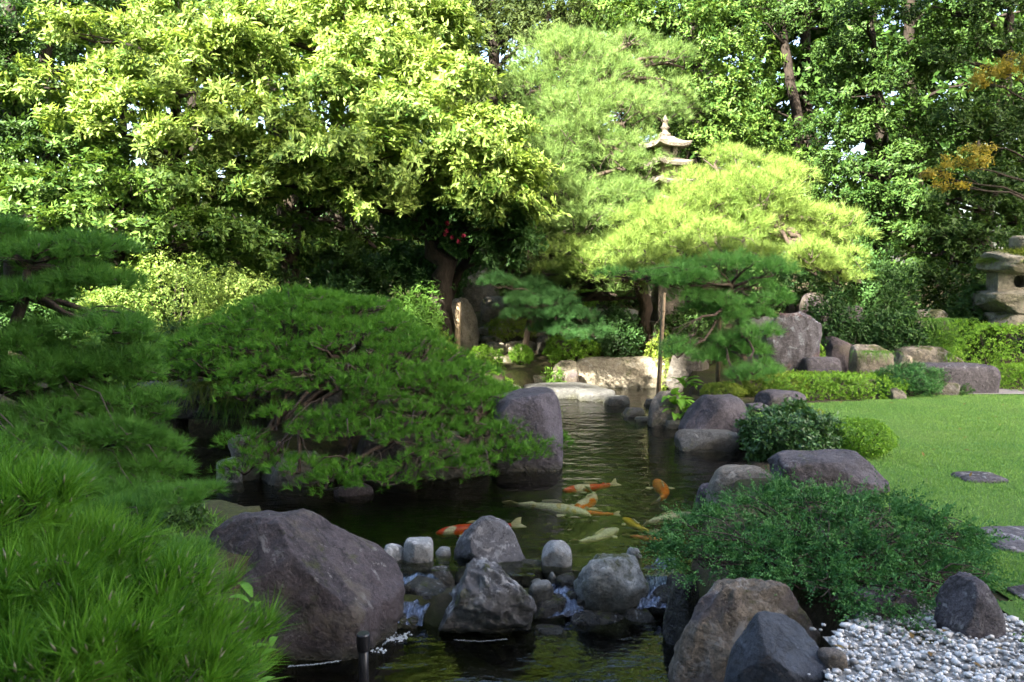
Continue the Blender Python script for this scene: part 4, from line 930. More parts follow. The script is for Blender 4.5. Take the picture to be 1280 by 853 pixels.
Cp = [(868, 346, 60, 18, 11.2, 50), (930, 336, 52, 22, 11.4, 45), (955, 366, 42, 22, 11.3, 40), (890, 376, 50, 20, 11.1, 40), (925, 396, 44, 20, 11.1, 40), (918, 428, 44, 16, 11.0, 38), (900, 450, 42, 16, 10.9, 36), (945, 446, 40, 16, 11.0, 34), (925, 466, 44, 14, 10.8, 34), (835, 352, 40, 16, 10.9, 36), (815, 346, 30, 12, 11.0, 30)]
pine_tree('blue-green shaded pine boughs resting on the bamboo props', D(935, 470, 11.8), [D(930, 430, 11.7), D(920, 390, 11.5), D(915, 360, 11.4)], pads_px(clumpify(more(Cp, 7, 8), 57, 2, .62, 1.1)), 'pine_cool', 49, L=.13, w=.0048, k=20, step=.068, spread=1.0, r0=.07, twigs=7, thick=.8)

# ================================================================== BROADLEAF TREES
def lob(lst): return [LB(*p) for p in lst]
Z = lambda px, Y, z: np.array([(px - 640) / F * Y, Y, z])
broad_tree('broad sunlit evergreen with yellow-green drooping leaf rosettes over the dome pine', Z(548, 13.8, .75), [D(545, 390, 13.8), D(560, 330, 13.8), D(520, 260, 13.8), D(480, 180, 13.9), D(460, 90, 14.1)],
    lob([(335, 165, 62, 36, 12.9), (415, 120, 70, 40, 13.2), (500, 150, 72, 40, 12.9), (575, 190, 66, 38, 12.8), (450, 195, 78, 36, 12.5), (625, 220, 50, 34, 12.9), (385, 200, 56, 30, 12.6), (540, 225, 70, 30, 12.5), (640, 265, 40, 30, 13.0), (470, 75, 70, 40, 13.8), (555, 110, 60, 38, 13.6), (410, 40, 70, 40, 14.2), (480, 10, 70, 40, 14.6), (610, 160, 50, 30, 13.4), (350, 105, 50, 34, 13.6), (290, 205, 46, 30, 13.0), (320, 60, 50, 34, 14.0), (540, 40, 50, 34, 14.6), (600, 245, 46, 26, 12.7), (300, 245, 44, 26, 13.1), (350, 235, 50, 26, 12.6), (420, 245, 52, 26, 12.7), (480, 262, 50, 24, 12.7), (250, 240, 44, 26, 12.5)]),
    'leaf_lime', 61, L=.135, W=.050, dens=60, tips=9, k=9, r0=.24, droop=.35)
broad_tree('dark-leaved branch tier hanging below the sunlit evergreen crown', Z(560, 14.4, .8), [D(555, 380, 14.4), D(590, 310, 14.0)],
    lob([(600, 270, 60, 26, 13.3), (560, 262, 60, 24, 13.5), (640, 300, 40, 26, 13.4), (520, 285, 50, 24, 13.8), (600, 305, 46, 20, 13.8), (500, 330, 40, 26, 14.4), (540, 350, 36, 22, 14.2), (630, 325, 30, 20, 13.6)]),
    'leaf_cool', 62, L=.12, W=.04, dens=58, tips=8, k=9, r0=.14)
broad_tree('lime evergreen with open branches left of the broad sunlit crown', Z(228, 13.0, .8), [D(226, 330, 13.0), D(215, 240, 13.0), D(222, 150, 13.1), D(225, 60, 13.3)],
    lob([(200, 85, 55, 36, 12.6), (160, 140, 50, 34, 12.4), (250, 70, 52, 34, 12.8), (235, 120, 45, 28, 12.3), (300, 60, 44, 34, 13.0), (190, 30, 50, 32, 13.2), (130, 100, 40, 30, 12.8), (290, 120, 38, 28, 12.8), (240, 20, 50, 30, 13.4), (330, 20, 44, 30, 13.6), (95, 45, 44, 32, 12.8), (110, 160, 44, 28, 12.3), (55, 110, 40, 30, 12.6), (215, 175, 46, 26, 12.1), (270, 165, 40, 26, 12.3)]),
    'leaf_lime', 63, L=.14, W=.045, dens=46, tips=9, k=9, r0=.15)
broad_tree('mid-green laurel with glossy leaves behind the left pine', Z(150, 12.2, .8), [D(150, 330, 12.2), D(140, 260, 12.2), D(120, 210, 12.3)],
    lob([(60, 240, 55, 28, 11.8), (120, 225, 50, 30, 11.9), (30, 270, 50, 26, 11.8), (170, 245, 50, 28, 11.7), (100, 275, 55, 24, 11.5), (220, 230, 45, 30, 12.2), (180, 290, 50, 24, 11.6), (240, 285, 48, 26, 11.8), (290, 300, 40, 24, 11.9), (20, 215, 50, 30, 12.4), (320, 250, 36, 30, 12.6), (90, 180, 50, 30, 12.6), (60, 305, 50, 26, 11.8), (130, 320, 50, 24, 11.9), (300, 330, 44, 26, 12.4), (230, 320, 44, 26, 12.2), (360, 300, 40, 30, 13.0), (0, 310, 50, 26, 12.0)]),
    'leaf_mid', 64, L=.115, W=.05, dens=52, tips=8, k=8, r0=.12)
broad_tree('dark tree with bare trunk at the far left', Z(62, 14.8, .8), [D(62, 300, 14.8), D(58, 180, 14.8), D(52, 60, 14.9), D(50, -40, 15.0)],
    lob([(30, 40, 50, 40, 14.4), (20, 110, 45, 38, 14.4), (70, 160, 50, 34, 14.6), (10, 180, 45, 34, 14.4), (100, 50, 30, 30, 15.4), (50, -20, 70, 34, 15.0), (-30, 120, 50, 60, 14.2), (130, 190, 40, 30, 15.0), (130, 0, 40, 30, 15.6)]),
    'leaf_dark', 65, L=.12, W=.045, dens=40, tips=8, k=8, r0=.2)
broad_tree('second dark trunked tree beside the far left tree', Z(20, 13.2, .8), [D(18, 300, 13.2), D(14, 150, 13.2), D(10, 0, 13.3)],
    lob([(25, 40, 44, 40, 12.7), (20, 120, 40, 36, 12.7), (40, 180, 44, 34, 12.6), (-10, 60, 50, 40, 13.0), (-20, 200, 50, 40, 13.0), (10, 250, 40, 30, 13.2), (20, -10, 50, 30, 13.3)]), 'leaf_dark', 66, L=.11, W=.045, dens=40, tips=8, k=8, r0=.22)
broad_tree('stout lit trunk tree behind the broad sunlit crown', Z(362, 15.0, .9), [D(362, 340, 15.0), D(358, 250, 15.0), D(350, 190, 15.1), D(330, 90, 15.4), D(340, 10, 15.6)],
    lob([(300, 200, 50, 36, 15.2), (380, 250, 50, 34, 15.6), (330, 250, 50, 34, 15.4), (440, 260, 55, 36, 16.0), (400, 310, 55, 36, 15.6), (470, 310, 50, 36, 15.8), (350, 320, 50, 32, 15.2), (370, 60, 60, 40, 16.0), (300, 10, 60, 40, 16.0), (480, 250, 50, 34, 16.2)]),
    'leaf_mid', 67, L=.12, W=.045, dens=38, tips=8, k=8, r0=.26, bark='bark_lit')
# dark conifer and back row
broad_tree('tall dark conifer rising behind the gap between the two lit crowns', Z(610, 19.5, 1.3), [D(612, 200, 19.5), D(618, 60, 19.5), D(620, -60, 19.6)],
    lob([(600, 120, 60, 46, 18.8), (650, 60, 60, 46, 18.6), (560, 50, 60, 50, 19.0), (620, 10, 70, 46, 19.0), (690, 20, 60, 40, 19.2), (600, 190, 60, 46, 19.0), (540, 100, 50, 50, 19.4), (700, 90, 50, 40, 19.4), (590, -30, 70, 40, 19.4), (740, 20, 50, 40, 19.8)]),
    'conifer', 68, L=.13, W=.04, dens=26, tips=8, k=8, r0=.2, droop=.7, name='conifer_tree')
broad_tree('leafy sunlit maple-like tree behind the pagoda', Z(880, 19.0, 1.5), [D(880, 250, 19.0), D(876, 150, 19.0), D(870, 60, 19.2), D(868, -20, 19.3)],
    lob([(830, 30, 55, 36, 18.6), (890, 50, 55, 36, 18.3), (870, 110, 50, 34, 18.2), (920, 120, 50, 34, 18.2), (895, 165, 50, 34, 17.9), (940, 170, 45, 32, 18.0), (870, 190, 40, 30, 17.8), (940, 80, 40, 30, 18.8), (900, 0, 60, 30, 18.8), (780, 20, 50, 30, 19.0), (960, 200, 40, 26, 17.8)]),
    'leaf_mid', 69, L=.115, W=.05, dens=34, tips=8, k=8, r0=.18)
broad_tree('slender branching tree with thin crown against the sky right of the pagoda', Z(990, 20.5, 1.5), [D(992, 250, 20.5), D(996, 150, 20.5), D(985, 90, 20.6), D(978, 20, 20.7), D(975, -50, 20.8)],
    lob([(960, 30, 44, 30, 20.2), (1010, 20, 44, 28, 20.4), (980, -20, 60, 30, 20.6), (1030, 170, 44, 30, 20.2), (985, 200, 40, 30, 19.8), (940, 10, 40, 24, 20.6)]), 'leaf_shade', 70, L=.11, W=.045, dens=26, tips=7, k=7, r0=.17)
broad_tree('tiered green tree with rounded crowns right of the golden pine', Z(1092, 17.4, 1.2), [D(1100, 330, 17.4), D(1108, 260, 17.4), D(1100, 160, 17.4), D(1092, 60, 17.5)],
    lob([(1085, 30, 52, 26, 17.0), (1060, 75, 44, 26, 17.2), (1120, 80, 50, 28, 17.2), (1090, 120, 52, 26, 16.8), (1050, 160, 42, 26, 17.0), (1100, 165, 52, 26, 16.6), (1130, 210, 50, 28, 16.6), (1060, 210, 44, 26, 16.8), (1090, 250, 50, 26, 16.4), (1050, 255, 36, 24, 16.8), (1120, 290, 44, 26, 16.4), (1060, 120, 36, 24, 17.6), (1090, 0, 50, 24, 17.6)]),
    'leaf_shade', 71, L=.11, W=.045, dens=40, tips=8, k=8, r0=.2)
broad_tree('dark glossy tree spreading above the stone lantern', Z(1225, 16.6, 1.0), [D(1230, 320, 16.6), D(1238, 220, 16.6), D(1255, 120, 16.7), D(1262, 20, 16.8)],
    lob([(1190, 250, 52, 30, 15.8), (1240, 230, 50, 30, 15.8), (1160, 300, 50, 30, 15.6), (1220, 300, 50, 28, 15.4), (1270, 280, 46, 30, 15.6), (1190, 150, 50, 30, 16.2), (1240, 170, 50, 30, 16.2), (1170, 80, 50, 30, 16.6), (1220, 60, 50, 30, 16.6), (1270, 140, 46, 30, 16.4), (1190, 20, 60, 30, 17.0), (1260, 10, 50, 30, 17.0), (1130, 340, 46, 26, 15.6), (1150, 250, 40, 28, 16.0), (1180, 345, 50, 24, 15.2), (1300, 200, 50, 40, 16.0)]),
    'leaf_shade', 72, L=.11, W=.045, dens=44, tips=8, k=8, r0=.2)
broad_tree('young maple with a tier of yellowing leaves at the right', Z(1300, 13.6, .6), [D(1300, 260, 13.6), D(1296, 150, 13.7), D(1290, 90, 13.8)],
    lob([(1255, 92, 46, 11, 13.4, 34), (1225, 104, 24, 8, 13.3, 24), (1275, 78, 30, 9, 13.5, 26), (1200, 205, 38, 10, 13.2, 28), (1165, 218, 24, 7, 13.1, 20), (1225, 190, 22, 9, 13.4, 22), (1185, 235, 24, 6, 13.0, 18)]), 'leaf_gold', 73, L=.055, W=.024, dens=110, tips=7, k=6, r0=.07, inner=.0, droop=.15, cat='maple')
# far row closing the view: individual trees, shade put into dark leaf colours
far = [(-120, 21, 'leaf_dark', 74), (60, 23, 'leaf_dark', 75), (240, 22, 'conifer', 76), (420, 21, 'leaf_dark', 77), (560, 24, 'conifer', 78), (720, 24, 'leaf_dark', 79), (860, 25, 'leaf_shade', 80), (1010, 25, 'leaf_dark', 81), (1140, 22.5, 'leaf_dark', 82), (1290, 22, 'leaf_dark', 83), (1400, 20, 'leaf_dark', 84)]
fl = ['dark tree at the back of the garden beyond the far left trunks', 'shade-coloured tree seen between the left trunks', 'dark conifer behind the lime evergreen', 'shade-coloured tree filling the dark under the sunlit evergreen', 'dark conifer in the back row behind the leaning trunk', 'dark tree behind the cloud-pruned pine', 'lighter back-row tree behind the pagoda', 'back-row tree behind the slender sky tree', 'back-row tree behind the tiered green tree', 'dark back-row tree behind the lantern tree', 'dark tree closing the right end of the back row']
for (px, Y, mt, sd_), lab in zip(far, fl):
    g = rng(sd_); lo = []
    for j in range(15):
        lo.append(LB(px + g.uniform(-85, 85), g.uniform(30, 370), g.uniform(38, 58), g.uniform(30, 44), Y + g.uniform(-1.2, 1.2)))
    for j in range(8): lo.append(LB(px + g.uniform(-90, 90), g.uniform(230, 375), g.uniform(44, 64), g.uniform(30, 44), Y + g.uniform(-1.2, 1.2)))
    for j in range(6): lo.append(LB(px + g.uniform(-90, 90), g.uniform(-230, -40), g.uniform(50, 75), g.uniform(36, 50), Y + g.uniform(-2.5, .5)))  # upper lobes out of view, added to block sky light from overhead
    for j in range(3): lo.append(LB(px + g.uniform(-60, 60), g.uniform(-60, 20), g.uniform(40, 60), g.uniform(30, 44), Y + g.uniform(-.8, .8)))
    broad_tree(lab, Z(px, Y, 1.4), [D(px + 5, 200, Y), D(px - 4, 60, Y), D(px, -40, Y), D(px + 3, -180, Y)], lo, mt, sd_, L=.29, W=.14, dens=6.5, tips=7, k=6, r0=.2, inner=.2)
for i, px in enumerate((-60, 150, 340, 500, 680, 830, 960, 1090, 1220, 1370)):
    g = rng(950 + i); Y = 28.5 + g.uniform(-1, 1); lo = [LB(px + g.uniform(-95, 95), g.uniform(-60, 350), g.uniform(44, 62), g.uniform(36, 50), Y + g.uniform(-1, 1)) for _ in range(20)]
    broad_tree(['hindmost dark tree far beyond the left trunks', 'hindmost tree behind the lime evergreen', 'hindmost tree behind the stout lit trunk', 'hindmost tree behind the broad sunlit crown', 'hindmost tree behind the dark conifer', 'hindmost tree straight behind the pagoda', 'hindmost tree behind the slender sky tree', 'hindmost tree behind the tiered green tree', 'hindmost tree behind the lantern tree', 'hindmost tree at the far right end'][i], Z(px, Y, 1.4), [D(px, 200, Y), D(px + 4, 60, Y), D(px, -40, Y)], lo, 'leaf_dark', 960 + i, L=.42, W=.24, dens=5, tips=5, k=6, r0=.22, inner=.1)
broad_tree('tall tree with an out-of-view canopy added to shade the lantern bank', (11.2, 13.0, 0), [(11.1, 13.0, 2.5), (10.9, 13.0, 5.0), (10.4, 12.9, 7.5), (9.8, 12.8, 9.0)],
    [((x, y, z), (1.3, 1.3, .8)) for x, y, z in ((9.6, 12.0, 7.4), (8.0, 12.6, 7.6), (6.6, 13.2, 7.9), (9.2, 14.2, 7.8), (7.6, 14.6, 8.2), (10.8, 11.0, 7.2), (8.8, 10.6, 7.2), (11.4, 13.6, 7.6), (7.2, 11.4, 7.6), (9.6, 13.0, 9.2), (10.2, 15.4, 8.2), (6.0, 14.8, 8.4), (8.2, 16.0, 8.4))], 'leaf_shade', 985, L=.22, W=.10, dens=9, tips=7, k=7, r0=.24)  # high canopy out of view, added to darken the right bank
# unseen trees added behind the camera to break the sunlight into dapples
for i, (x, y, h) in enumerate([(-18.0, -4.0, 20.2), (-15.6, -3.6, 20.8)]):
    g = rng(300 + i); lo = [((x + g.normal() * .75, y + g.normal() * .7, h - 2.6 + g.random() * 2.6), (.9, .9, .7)) for _ in range(9)]
    broad_tree(['unseen dapple tree added by the low wing of the hall', 'unseen dapple tree added by the join of the hall wings', 'unseen shorter dapple tree added by the end of the low wing'][i], (x, y, 0), [(x + .1, y, h * .3), (x - .1, y + .1, h * .6), (x, y, h * .85)], lo, 'leaf_mid', 310 + i, L=.2, W=.1, dens=4.5, tips=6, k=6, r0=.2)

# ================================================================== SHRUBS AND HEDGES
def SH(label, px, py, rx, ry, Y, mat, seed, rd=None, **kw):
    c, r = LB(px, py, rx, ry, Y, rd); return shrub(label, c, r, mat, seed, **kw)
SH('sunlit yellow-green bush behind the dome pine', 215, 368, 66, 50, 11.4, 'leaf_lime', 500, 55, L=.05, W=.022, n=11000, wob=.1, shell=.4)
SH('sunlit low bush running right of the yellow-green bush', 302, 375, 54, 36, 11.6, 'leaf_lime', 501, 40, L=.05, W=.022, n=9000, wob=.1, shell=.4)
SH('shaded bush at the left end of the sunlit bushes', 150, 385, 46, 40, 11.2, 'leaf_lime', 502, 40, L=.05, W=.022, n=9000, wob=.1, shell=.4)
SH('long clipped azalea hedge at the lawn edge', 1040, 486, 82, 18, 10.6, 'azalea', 503, 40, L=.032, W=.016, n=17000, box=.55, wob=.025, cat='hedge', name='hedge')
SH('rounded yellowish azalea at the left end of the long hedge', 968, 484, 38, 17, 10.7, 'azalea_dry', 504, 34, L=.026, W=.013, n=8000, box=.15, wob=.03, cat='hedge', name='hedge')
SH('small clipped azalea dome behind the dark pond boulder', 904, 490, 28, 11, 10.6, 'azalea_dry', 505, 26, L=.026, W=.013, n=7000, wob=.03)
SH('dark glossy camellia shrub on the pond side of the lawn', 986, 549, 58, 40, 6.9, 'camellia', 506, 48, L=.050, W=.022, n=9000, wob=.09, shell=.35, k=7)
SH('bright clipped azalea ball touching the camellia', 1076, 548, 40, 24, 7.0, 'azalea', 507, 36, L=.022, W=.011, n=9000, wob=.03)
SH('yellow-green azalea just behind the camellia shrub', 1002, 520, 34, 12, 7.7, 'azalea_dry', 508, 26, L=.024, W=.012, n=5000, wob=.05)
SH('tiny clipped ball beside the standing stone', 1021, 440, 11, 11, 12.0, 'azalea', 509, 11, L=.025, W=.012, n=2500, wob=.02)
SH('low blue-green juniper at the end of the long hedge', 1136, 476, 42, 20, 10.6, 'juniper', 510, 34, L=.045, W=.010, n=9000, wob=.1, shell=.5)
SH('upper clipped hedge in front of the stone lantern', 1250, 430, 64, 24, 11.9, 'azalea', 511, 40, L=.035, W=.016, n=11000, box=.3, wob=.06, cat='hedge', name='hedge')
SH('lower clipped hedge beside the wide stone block', 1290, 473, 40, 17, 11.2, 'azalea', 512, 34, L=.028, W=.013, n=7000, box=.6, wob=.03, cat='hedge', name='hedge')
SH('glossy round shrub above the pale retaining boulder', 770, 420, 34, 32, 14.5, 'camellia', 513, 30, L=.07, W=.03, n=7000, wob=.08, shell=.4)
SH('dappled shrub left of the glossy round shrub', 712, 438, 32, 20, 14.3, 'azalea', 514, 26, L=.05, W=.022, n=5000, wob=.1)
SH('half-lit round shrub right of the glossy shrub', 828, 440, 22, 24, 14.0, 'azalea_dry', 515, 22, L=.04, W=.018, n=5000, wob=.06)
SH('dark shrub in the hollow behind the bamboo prop', 862, 420, 40, 36, 14.2, 'leaf_dark', 516, 34, L=.06, W=.025, n=6000, wob=.1, shell=.4)
SH('low bush beside the wooden prop', 540, 440, 30, 26, 13.4, 'azalea_dry', 517, 26, L=.04, W=.018, n=5000, wob=.1)
SH('mossy green bush below the upright grey stone', 604, 452, 26, 18, 13.6, 'azalea', 518, 22, L=.04, W=.018, n=4000, wob=.1)
SH('small round shrub on the step bank', 652, 444, 14, 12, 14.0, 'azalea', 519, 14, L=.04, W=.018, n=2500, wob=.06)
SH('dappled shrub behind the hanging pine bough', 640, 408, 28, 16, 14.9, 'azalea_dry', 520, 24, L=.045, W=.02, n=4000, wob=.1)
SH('clipped shrub high on the bank beside the lit ledge', 722, 366, 26, 16, 16.0, 'azalea', 521, 22, L=.045, W=.02, n=4000, wob=.06)
SH('bushy evergreen filling the bank below the tall pine', 730, 345, 48, 26, 16.6, 'leaf_mid', 522, 40, L=.07, W=.03, n=7000, wob=.12, shell=.5)
SH('bamboo-leaved bush left of the leaning trunk', 520, 396, 30, 34, 13.2, 'fern', 523, 30, L=.10, W=.025, n=4500, wob=.12, shell=.6)
SH('dark undergrowth bush under the sunlit evergreen', 430, 350, 60, 40, 15.4, 'leaf_dark', 524, 40, L=.09, W=.035, n=6000, wob=.12, shell=.6)
SH('dark leafy bush above the squat block', 1100, 360, 44, 44, 13.8, 'leaf_cool', 525, 36, L=.08, W=.032, n=8000, wob=.12, shell=.5)
SH('low leafy bush draped round the mossy block', 1120, 412, 48, 26, 12.6, 'leaf_cool', 526, 30, L=.07, W=.028, n=7000, wob=.14, shell=.5)
SH('weeping dark bush left of the stone lantern', 1216, 385, 32, 28, 13.0, 'leaf_dark', 527, 26, L=.10, W=.022, n=5000, wob=.1, droop=.6, shell=.5)
SH('ferny ground bush on the cracked beige boulder', 1170, 424, 30, 14, 12.4, 'fern', 528, 20, L=.07, W=.02, n=3500, wob=.14, shell=.5)
SH('ivy-clad dark bush behind the standing stone', 1040, 392, 40, 26, 12.7, 'leaf_cool', 529, 26, L=.07, W=.03, n=5000, wob=.12, shell=.5)
SH('small leafy weed at the foot of the wide block', 1190, 489, 20, 7, 10.7, 'leaf_cool', 530, 14, L=.05, W=.018, n=1500, wob=.14, shell=.5)
SH('bright fern tuft at the pond head', 692, 470, 14, 12, 13.6, 'hosta', 531, 14, L=.08, W=.025, n=900, wob=.1, shell=.6)
SH('dark laurel bush at the far right behind the lantern', 1262, 350, 60, 50, 14.4, 'leaf_dark', 532, 36, L=.09, W=.035, n=8000, wob=.1, shell=.5)

SH('leafy dappled bush at the waterside behind the black boulder', 612, 478, 26, 14, 13.0, 'azalea', 537, 22, L=.04, W=.018, n=3500, wob=.12, shell=.4)
SH('low mossy bush beside the dome pine right shoulder', 566, 470, 26, 16, 12.4, 'azalea_dry', 538, 22, L=.04, W=.018, n=3500, wob=.12, shell=.4)
rock('flat pale stone at the waterline behind the black boulder', (596, 480, 652, 496), 'rock_beige', ZW, .7, .12, 320, block=.5, rough=.03)
SH('dark bush on the bank above the cave capstone', 225, 440, 50, 34, 9.9, 'leaf_dark', 533, 40, L=.05, W=.022, n=7000, wob=.12, shell=.4)
SH('shaded fern bush behind the left pine', 140, 450, 60, 40, 9.4, 'fern', 534, 40, L=.07, W=.02, n=6000, wob=.12, shell=.5)
SH('low dark groundcover between left pine and big boulder', 190, 655, 60, 22, 5.0, 'leaf_dark', 535, 50, L=.035, W=.014, n=6000, wob=.12, shell=.4)
SH('ferny groundcover at the foot of the left pine', 90, 650, 60, 26, 4.6, 'fern', 536, 50, L=.05, W=.014, n=5000, wob=.12, shell=.4)
g = rng(640)
UL = ['behind the stout lit trunk', 'deep under the broad sunlit crown', 'behind the bamboo-leaved bush', 'behind the leaning trunk', 'above the upright grey stone', 'left of the stout lit trunk', 'beneath the lime evergreen', 'beneath the glossy laurel', 'below the far left trunks', 'behind the yellow-green sunlit bush', 'right of the yellow-green sunlit bush', 'just behind the dome pine top', 'under the cloud-pruned pine', 'beneath the pagoda', 'right of the pagoda foot', 'under the golden pine tips', 'left behind the weeping bush', 'behind the stone lantern', 'behind the brown upright rock', 'outside the far left trunks', 'between left pine and sunlit bush', 'behind the left pine trunk', 'behind the golden pine trunk', 'beyond the stone lantern', 'far beyond the stone lantern', 'beside the lantern along the path']
for i, (x, y, Y) in enumerate([(330, 330, 15.6), (400, 345, 16.4), (470, 335, 16.8), (540, 340, 17.2), (600, 350, 17.6), (280, 320, 14.6), (180, 315, 13.6), (90, 330, 13.4), (20, 340, 13.6), (240, 370, 13.0), (330, 375, 13.4), (420, 380, 14.0), (650, 355, 18.0), (860, 370, 17.0), (930, 365, 17.2), (1000, 355, 17.0), (1150, 370, 15.8), (1230, 380, 15.6), (1060, 370, 16.2), (-60, 340, 13.5), (100, 390, 11.8), (40, 400, 11.6), (790, 355, 17.4), (1370, 390, 14.0), (1470, 395, 13.5), (1360, 440, 12.2)]):
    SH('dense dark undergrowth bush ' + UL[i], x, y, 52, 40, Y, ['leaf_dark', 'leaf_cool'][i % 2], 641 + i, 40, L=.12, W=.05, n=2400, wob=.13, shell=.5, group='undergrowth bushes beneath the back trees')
# --- spreading juniper over the tan boulder
def juniper():
    g = rng(71); base = G(1090, 735, .0); base = np.array([1.72, 3.95, .0])
    t = tag(empty('juniper', base), 'low spreading blue-green juniper beside the white gravel', 'juniper')
    # mound: elongated pads measured in the photograph
    pads = lob([(900, 668, 70, 26, 4.35, 60), (880, 700, 50, 20, 4.2, 50), (960, 640, 70, 24, 4.7, 60), (1010, 668, 80, 26, 4.35, 70), (970, 700, 70, 24, 4.1, 60), (1060, 640, 90, 26, 4.6, 70), (1130, 660, 80, 28, 4.4, 70), (1090, 690, 80, 26, 4.1, 60), (1040, 722, 70, 22, 3.85, 50), (1180, 690, 52, 26, 4.2, 50), (1160, 716, 60, 24, 3.95, 50), (1090, 738, 60, 18, 3.75, 40), (1000, 622, 60, 18, 4.9, 50), (1170, 740, 50, 16, 3.8, 36), (930, 690, 50, 22, 4.2, 50), (1040, 692, 60, 20, 4.1, 50), (1205, 668, 30, 20, 4.4, 40), (1110, 752, 60, 16, 3.62, 36), (1040, 744, 46, 16, 3.7, 34), (1190, 722, 50, 20, 3.9, 40), (1000, 712, 50, 18, 3.95, 40), (860, 690, 40, 16, 4.3, 40)])
    C, Dd = [], []
    for c, r in pads:
        c = np.array(c); r = np.array(r); nc = int(17 * r[0] * r[1] / .05); a = g.random(nc) * 6.28; q = np.sqrt(g.random(nc))
        h = np.sqrt(1 - q ** 2 * .98) * (1 - .55 * g.random(nc) ** 2)
        cc = c + np.c_[q * np.cos(a) * r[0], q * np.sin(a) * r[1], h * r[2] - .05]; ax = unit(np.c_[np.cos(a) * q * 1.5, np.sin(a) * q * 1.5 - .3, .38 + .2 * (1 - q)] + g.normal(size=(nc, 3)) * .35)
        k = 11; ax2 = np.repeat(ax, k, 0); dd = unit(ax2 + g.normal(size=ax2.shape) * .48)
        C.append(np.repeat(cc, k, 0) + dd * g.uniform(.0, .06, nc * k)[:, None]); Dd.append(dd)
    C = np.concatenate(C); Dd = np.concatenate(Dd); n = len(C)
    # each spray: a drooping shoot with side twiglets of scale leaves
    m = 11; s = np.tile(np.linspace(0, 1, m), n); Dm = np.repeat(Dd, m, 0); ln = np.repeat(g.uniform(.05, .10, n) + .08 * (g.random(n) > .75), m)
    b, c_ = frame(Dd, g); b = np.repeat(b, m, 0); c_ = np.repeat(c_, m, 0); sg = np.where(np.arange(n * m) % 2 == 0, 1., -1.)
    P = np.repeat(C, m, 0) + Dm * (s * ln)[:, None] - np.array([0, 0, .018]) * (s ** 2)[:, None]
    rt = g.normal(size=(n * m, 1)) * .5
    T = unit(Dm * .9 + (b * sg[:, None] + c_ * rt) * (.95 * (1 - .5 * s))[:, None] + g.normal(size=Dm.shape) * .15)
    N = unit(c_ + g.normal(size=Dm.shape) * .4)
    lv = np.repeat(g.random(n), m)
    P, T, N = P - base, T, N
    ls = g.uniform(.014, .028, n * m) * (1.15 - .5 * s)
    me = leaves_mesh('foliage', P, T, N, ls, .0090, g, .25, .1)
    va = np.repeat(np.clip(lv * .75 + .25 * g.random(n * m), 0, 1), 2); me.attributes['v'].data.foreach_set('value', va.astype(np.float32))
    link('foliage', me, M['juniper'], t)
    mb = MB()
    for c, r in pads:
        lp_ = limb(mb, np.zeros(3) + [0, 0, .02], np.array(c) - base + [0, 0, -.03], .016, .006, g, .2, 7, 6)
        for j in range(16):
            a = g.random() * 6.28; q = .5 + .5 * g.random()
            limb(mb, lp_[3 + j % 4], np.array(c) - base + [r[0] * q * math.cos(a), r[1] * q * math.sin(a), r[2] * .4], .005, .0015, g, .3, 5, 4)
    link('stem', mb.mesh('stem'), M['twig'], t)
juniper()

# --- leafy hosta-like plant by the prop, each leaf a part
def leaf_part(L, W, bend):
    n = 5; V = []; 
    for i in range(n + 1):
        s = i / n; w = W * math.sin(math.pi * min(1, s * .92 + .06)) ** .8 * (1 if i < n else .05); z = L * (.35 * s - bend * s * s)
        V += [(-w / 2, s * L, z + w * .22), (0, s * L, z), (w / 2, s * L, z + w * .22)]
    Fs = []
    for i in range(n): Fs += [(i * 3, i * 3 + 1, i * 3 + 4, i * 3 + 3), (i * 3 + 1, i * 3 + 2, i * 3 + 5, i * 3 + 4)]
    return MB().add(V, Fs).mesh('leaf')
lm = [leaf_part(.26, .105, .6), leaf_part(.22, .09, .9), leaf_part(.30, .11, .4)]
def leafy(label, pos, n, seed, sc=1.0, up=.5):
    g = rng(seed); t = tag(empty('leafy_plant', pos), label, 'plant')
    for i in range(n):
        o = link('leaf', lm[i % 3], M['hosta'], t, (g.normal() * .05 * sc, g.normal() * .05 * sc, .02 + .22 * sc * g.random()), (g.uniform(-.1, up + .3), g.normal() * .15, g.random() * 6.28)); o.scale = (sc,) * 3
leafy('bright broad-leaved plant growing beside the bamboo prop', D(848, 520, 10.2), 34, 900, .95)
leafy('small rosette of broad leaves above the bright plant', D(856, 488, 11.0), 10, 901, .8)
lf2 = lm[1]
t = tag(empty('leafy_plant', D(318, 838, 2.6)), 'small leafy weed sprouting between pine needles and boulder', 'plant'); g = rng(903)
for i in range(16):
    o = link('leaf', lm[i % 3], M['leaf_cool'], t, (g.normal() * .02, g.normal() * .03, -.08 + .36 * i / 16), (g.uniform(.1, .7), 0, g.random() * 6.28)); o.scale = (.30, .30, .30)
link('stem', MB().tube([(0, 0, -.3), (.01, 0, .0), (.0, .01, .28)], [.004, .003, .0015], 6).mesh('stem'), M['twig'], t)

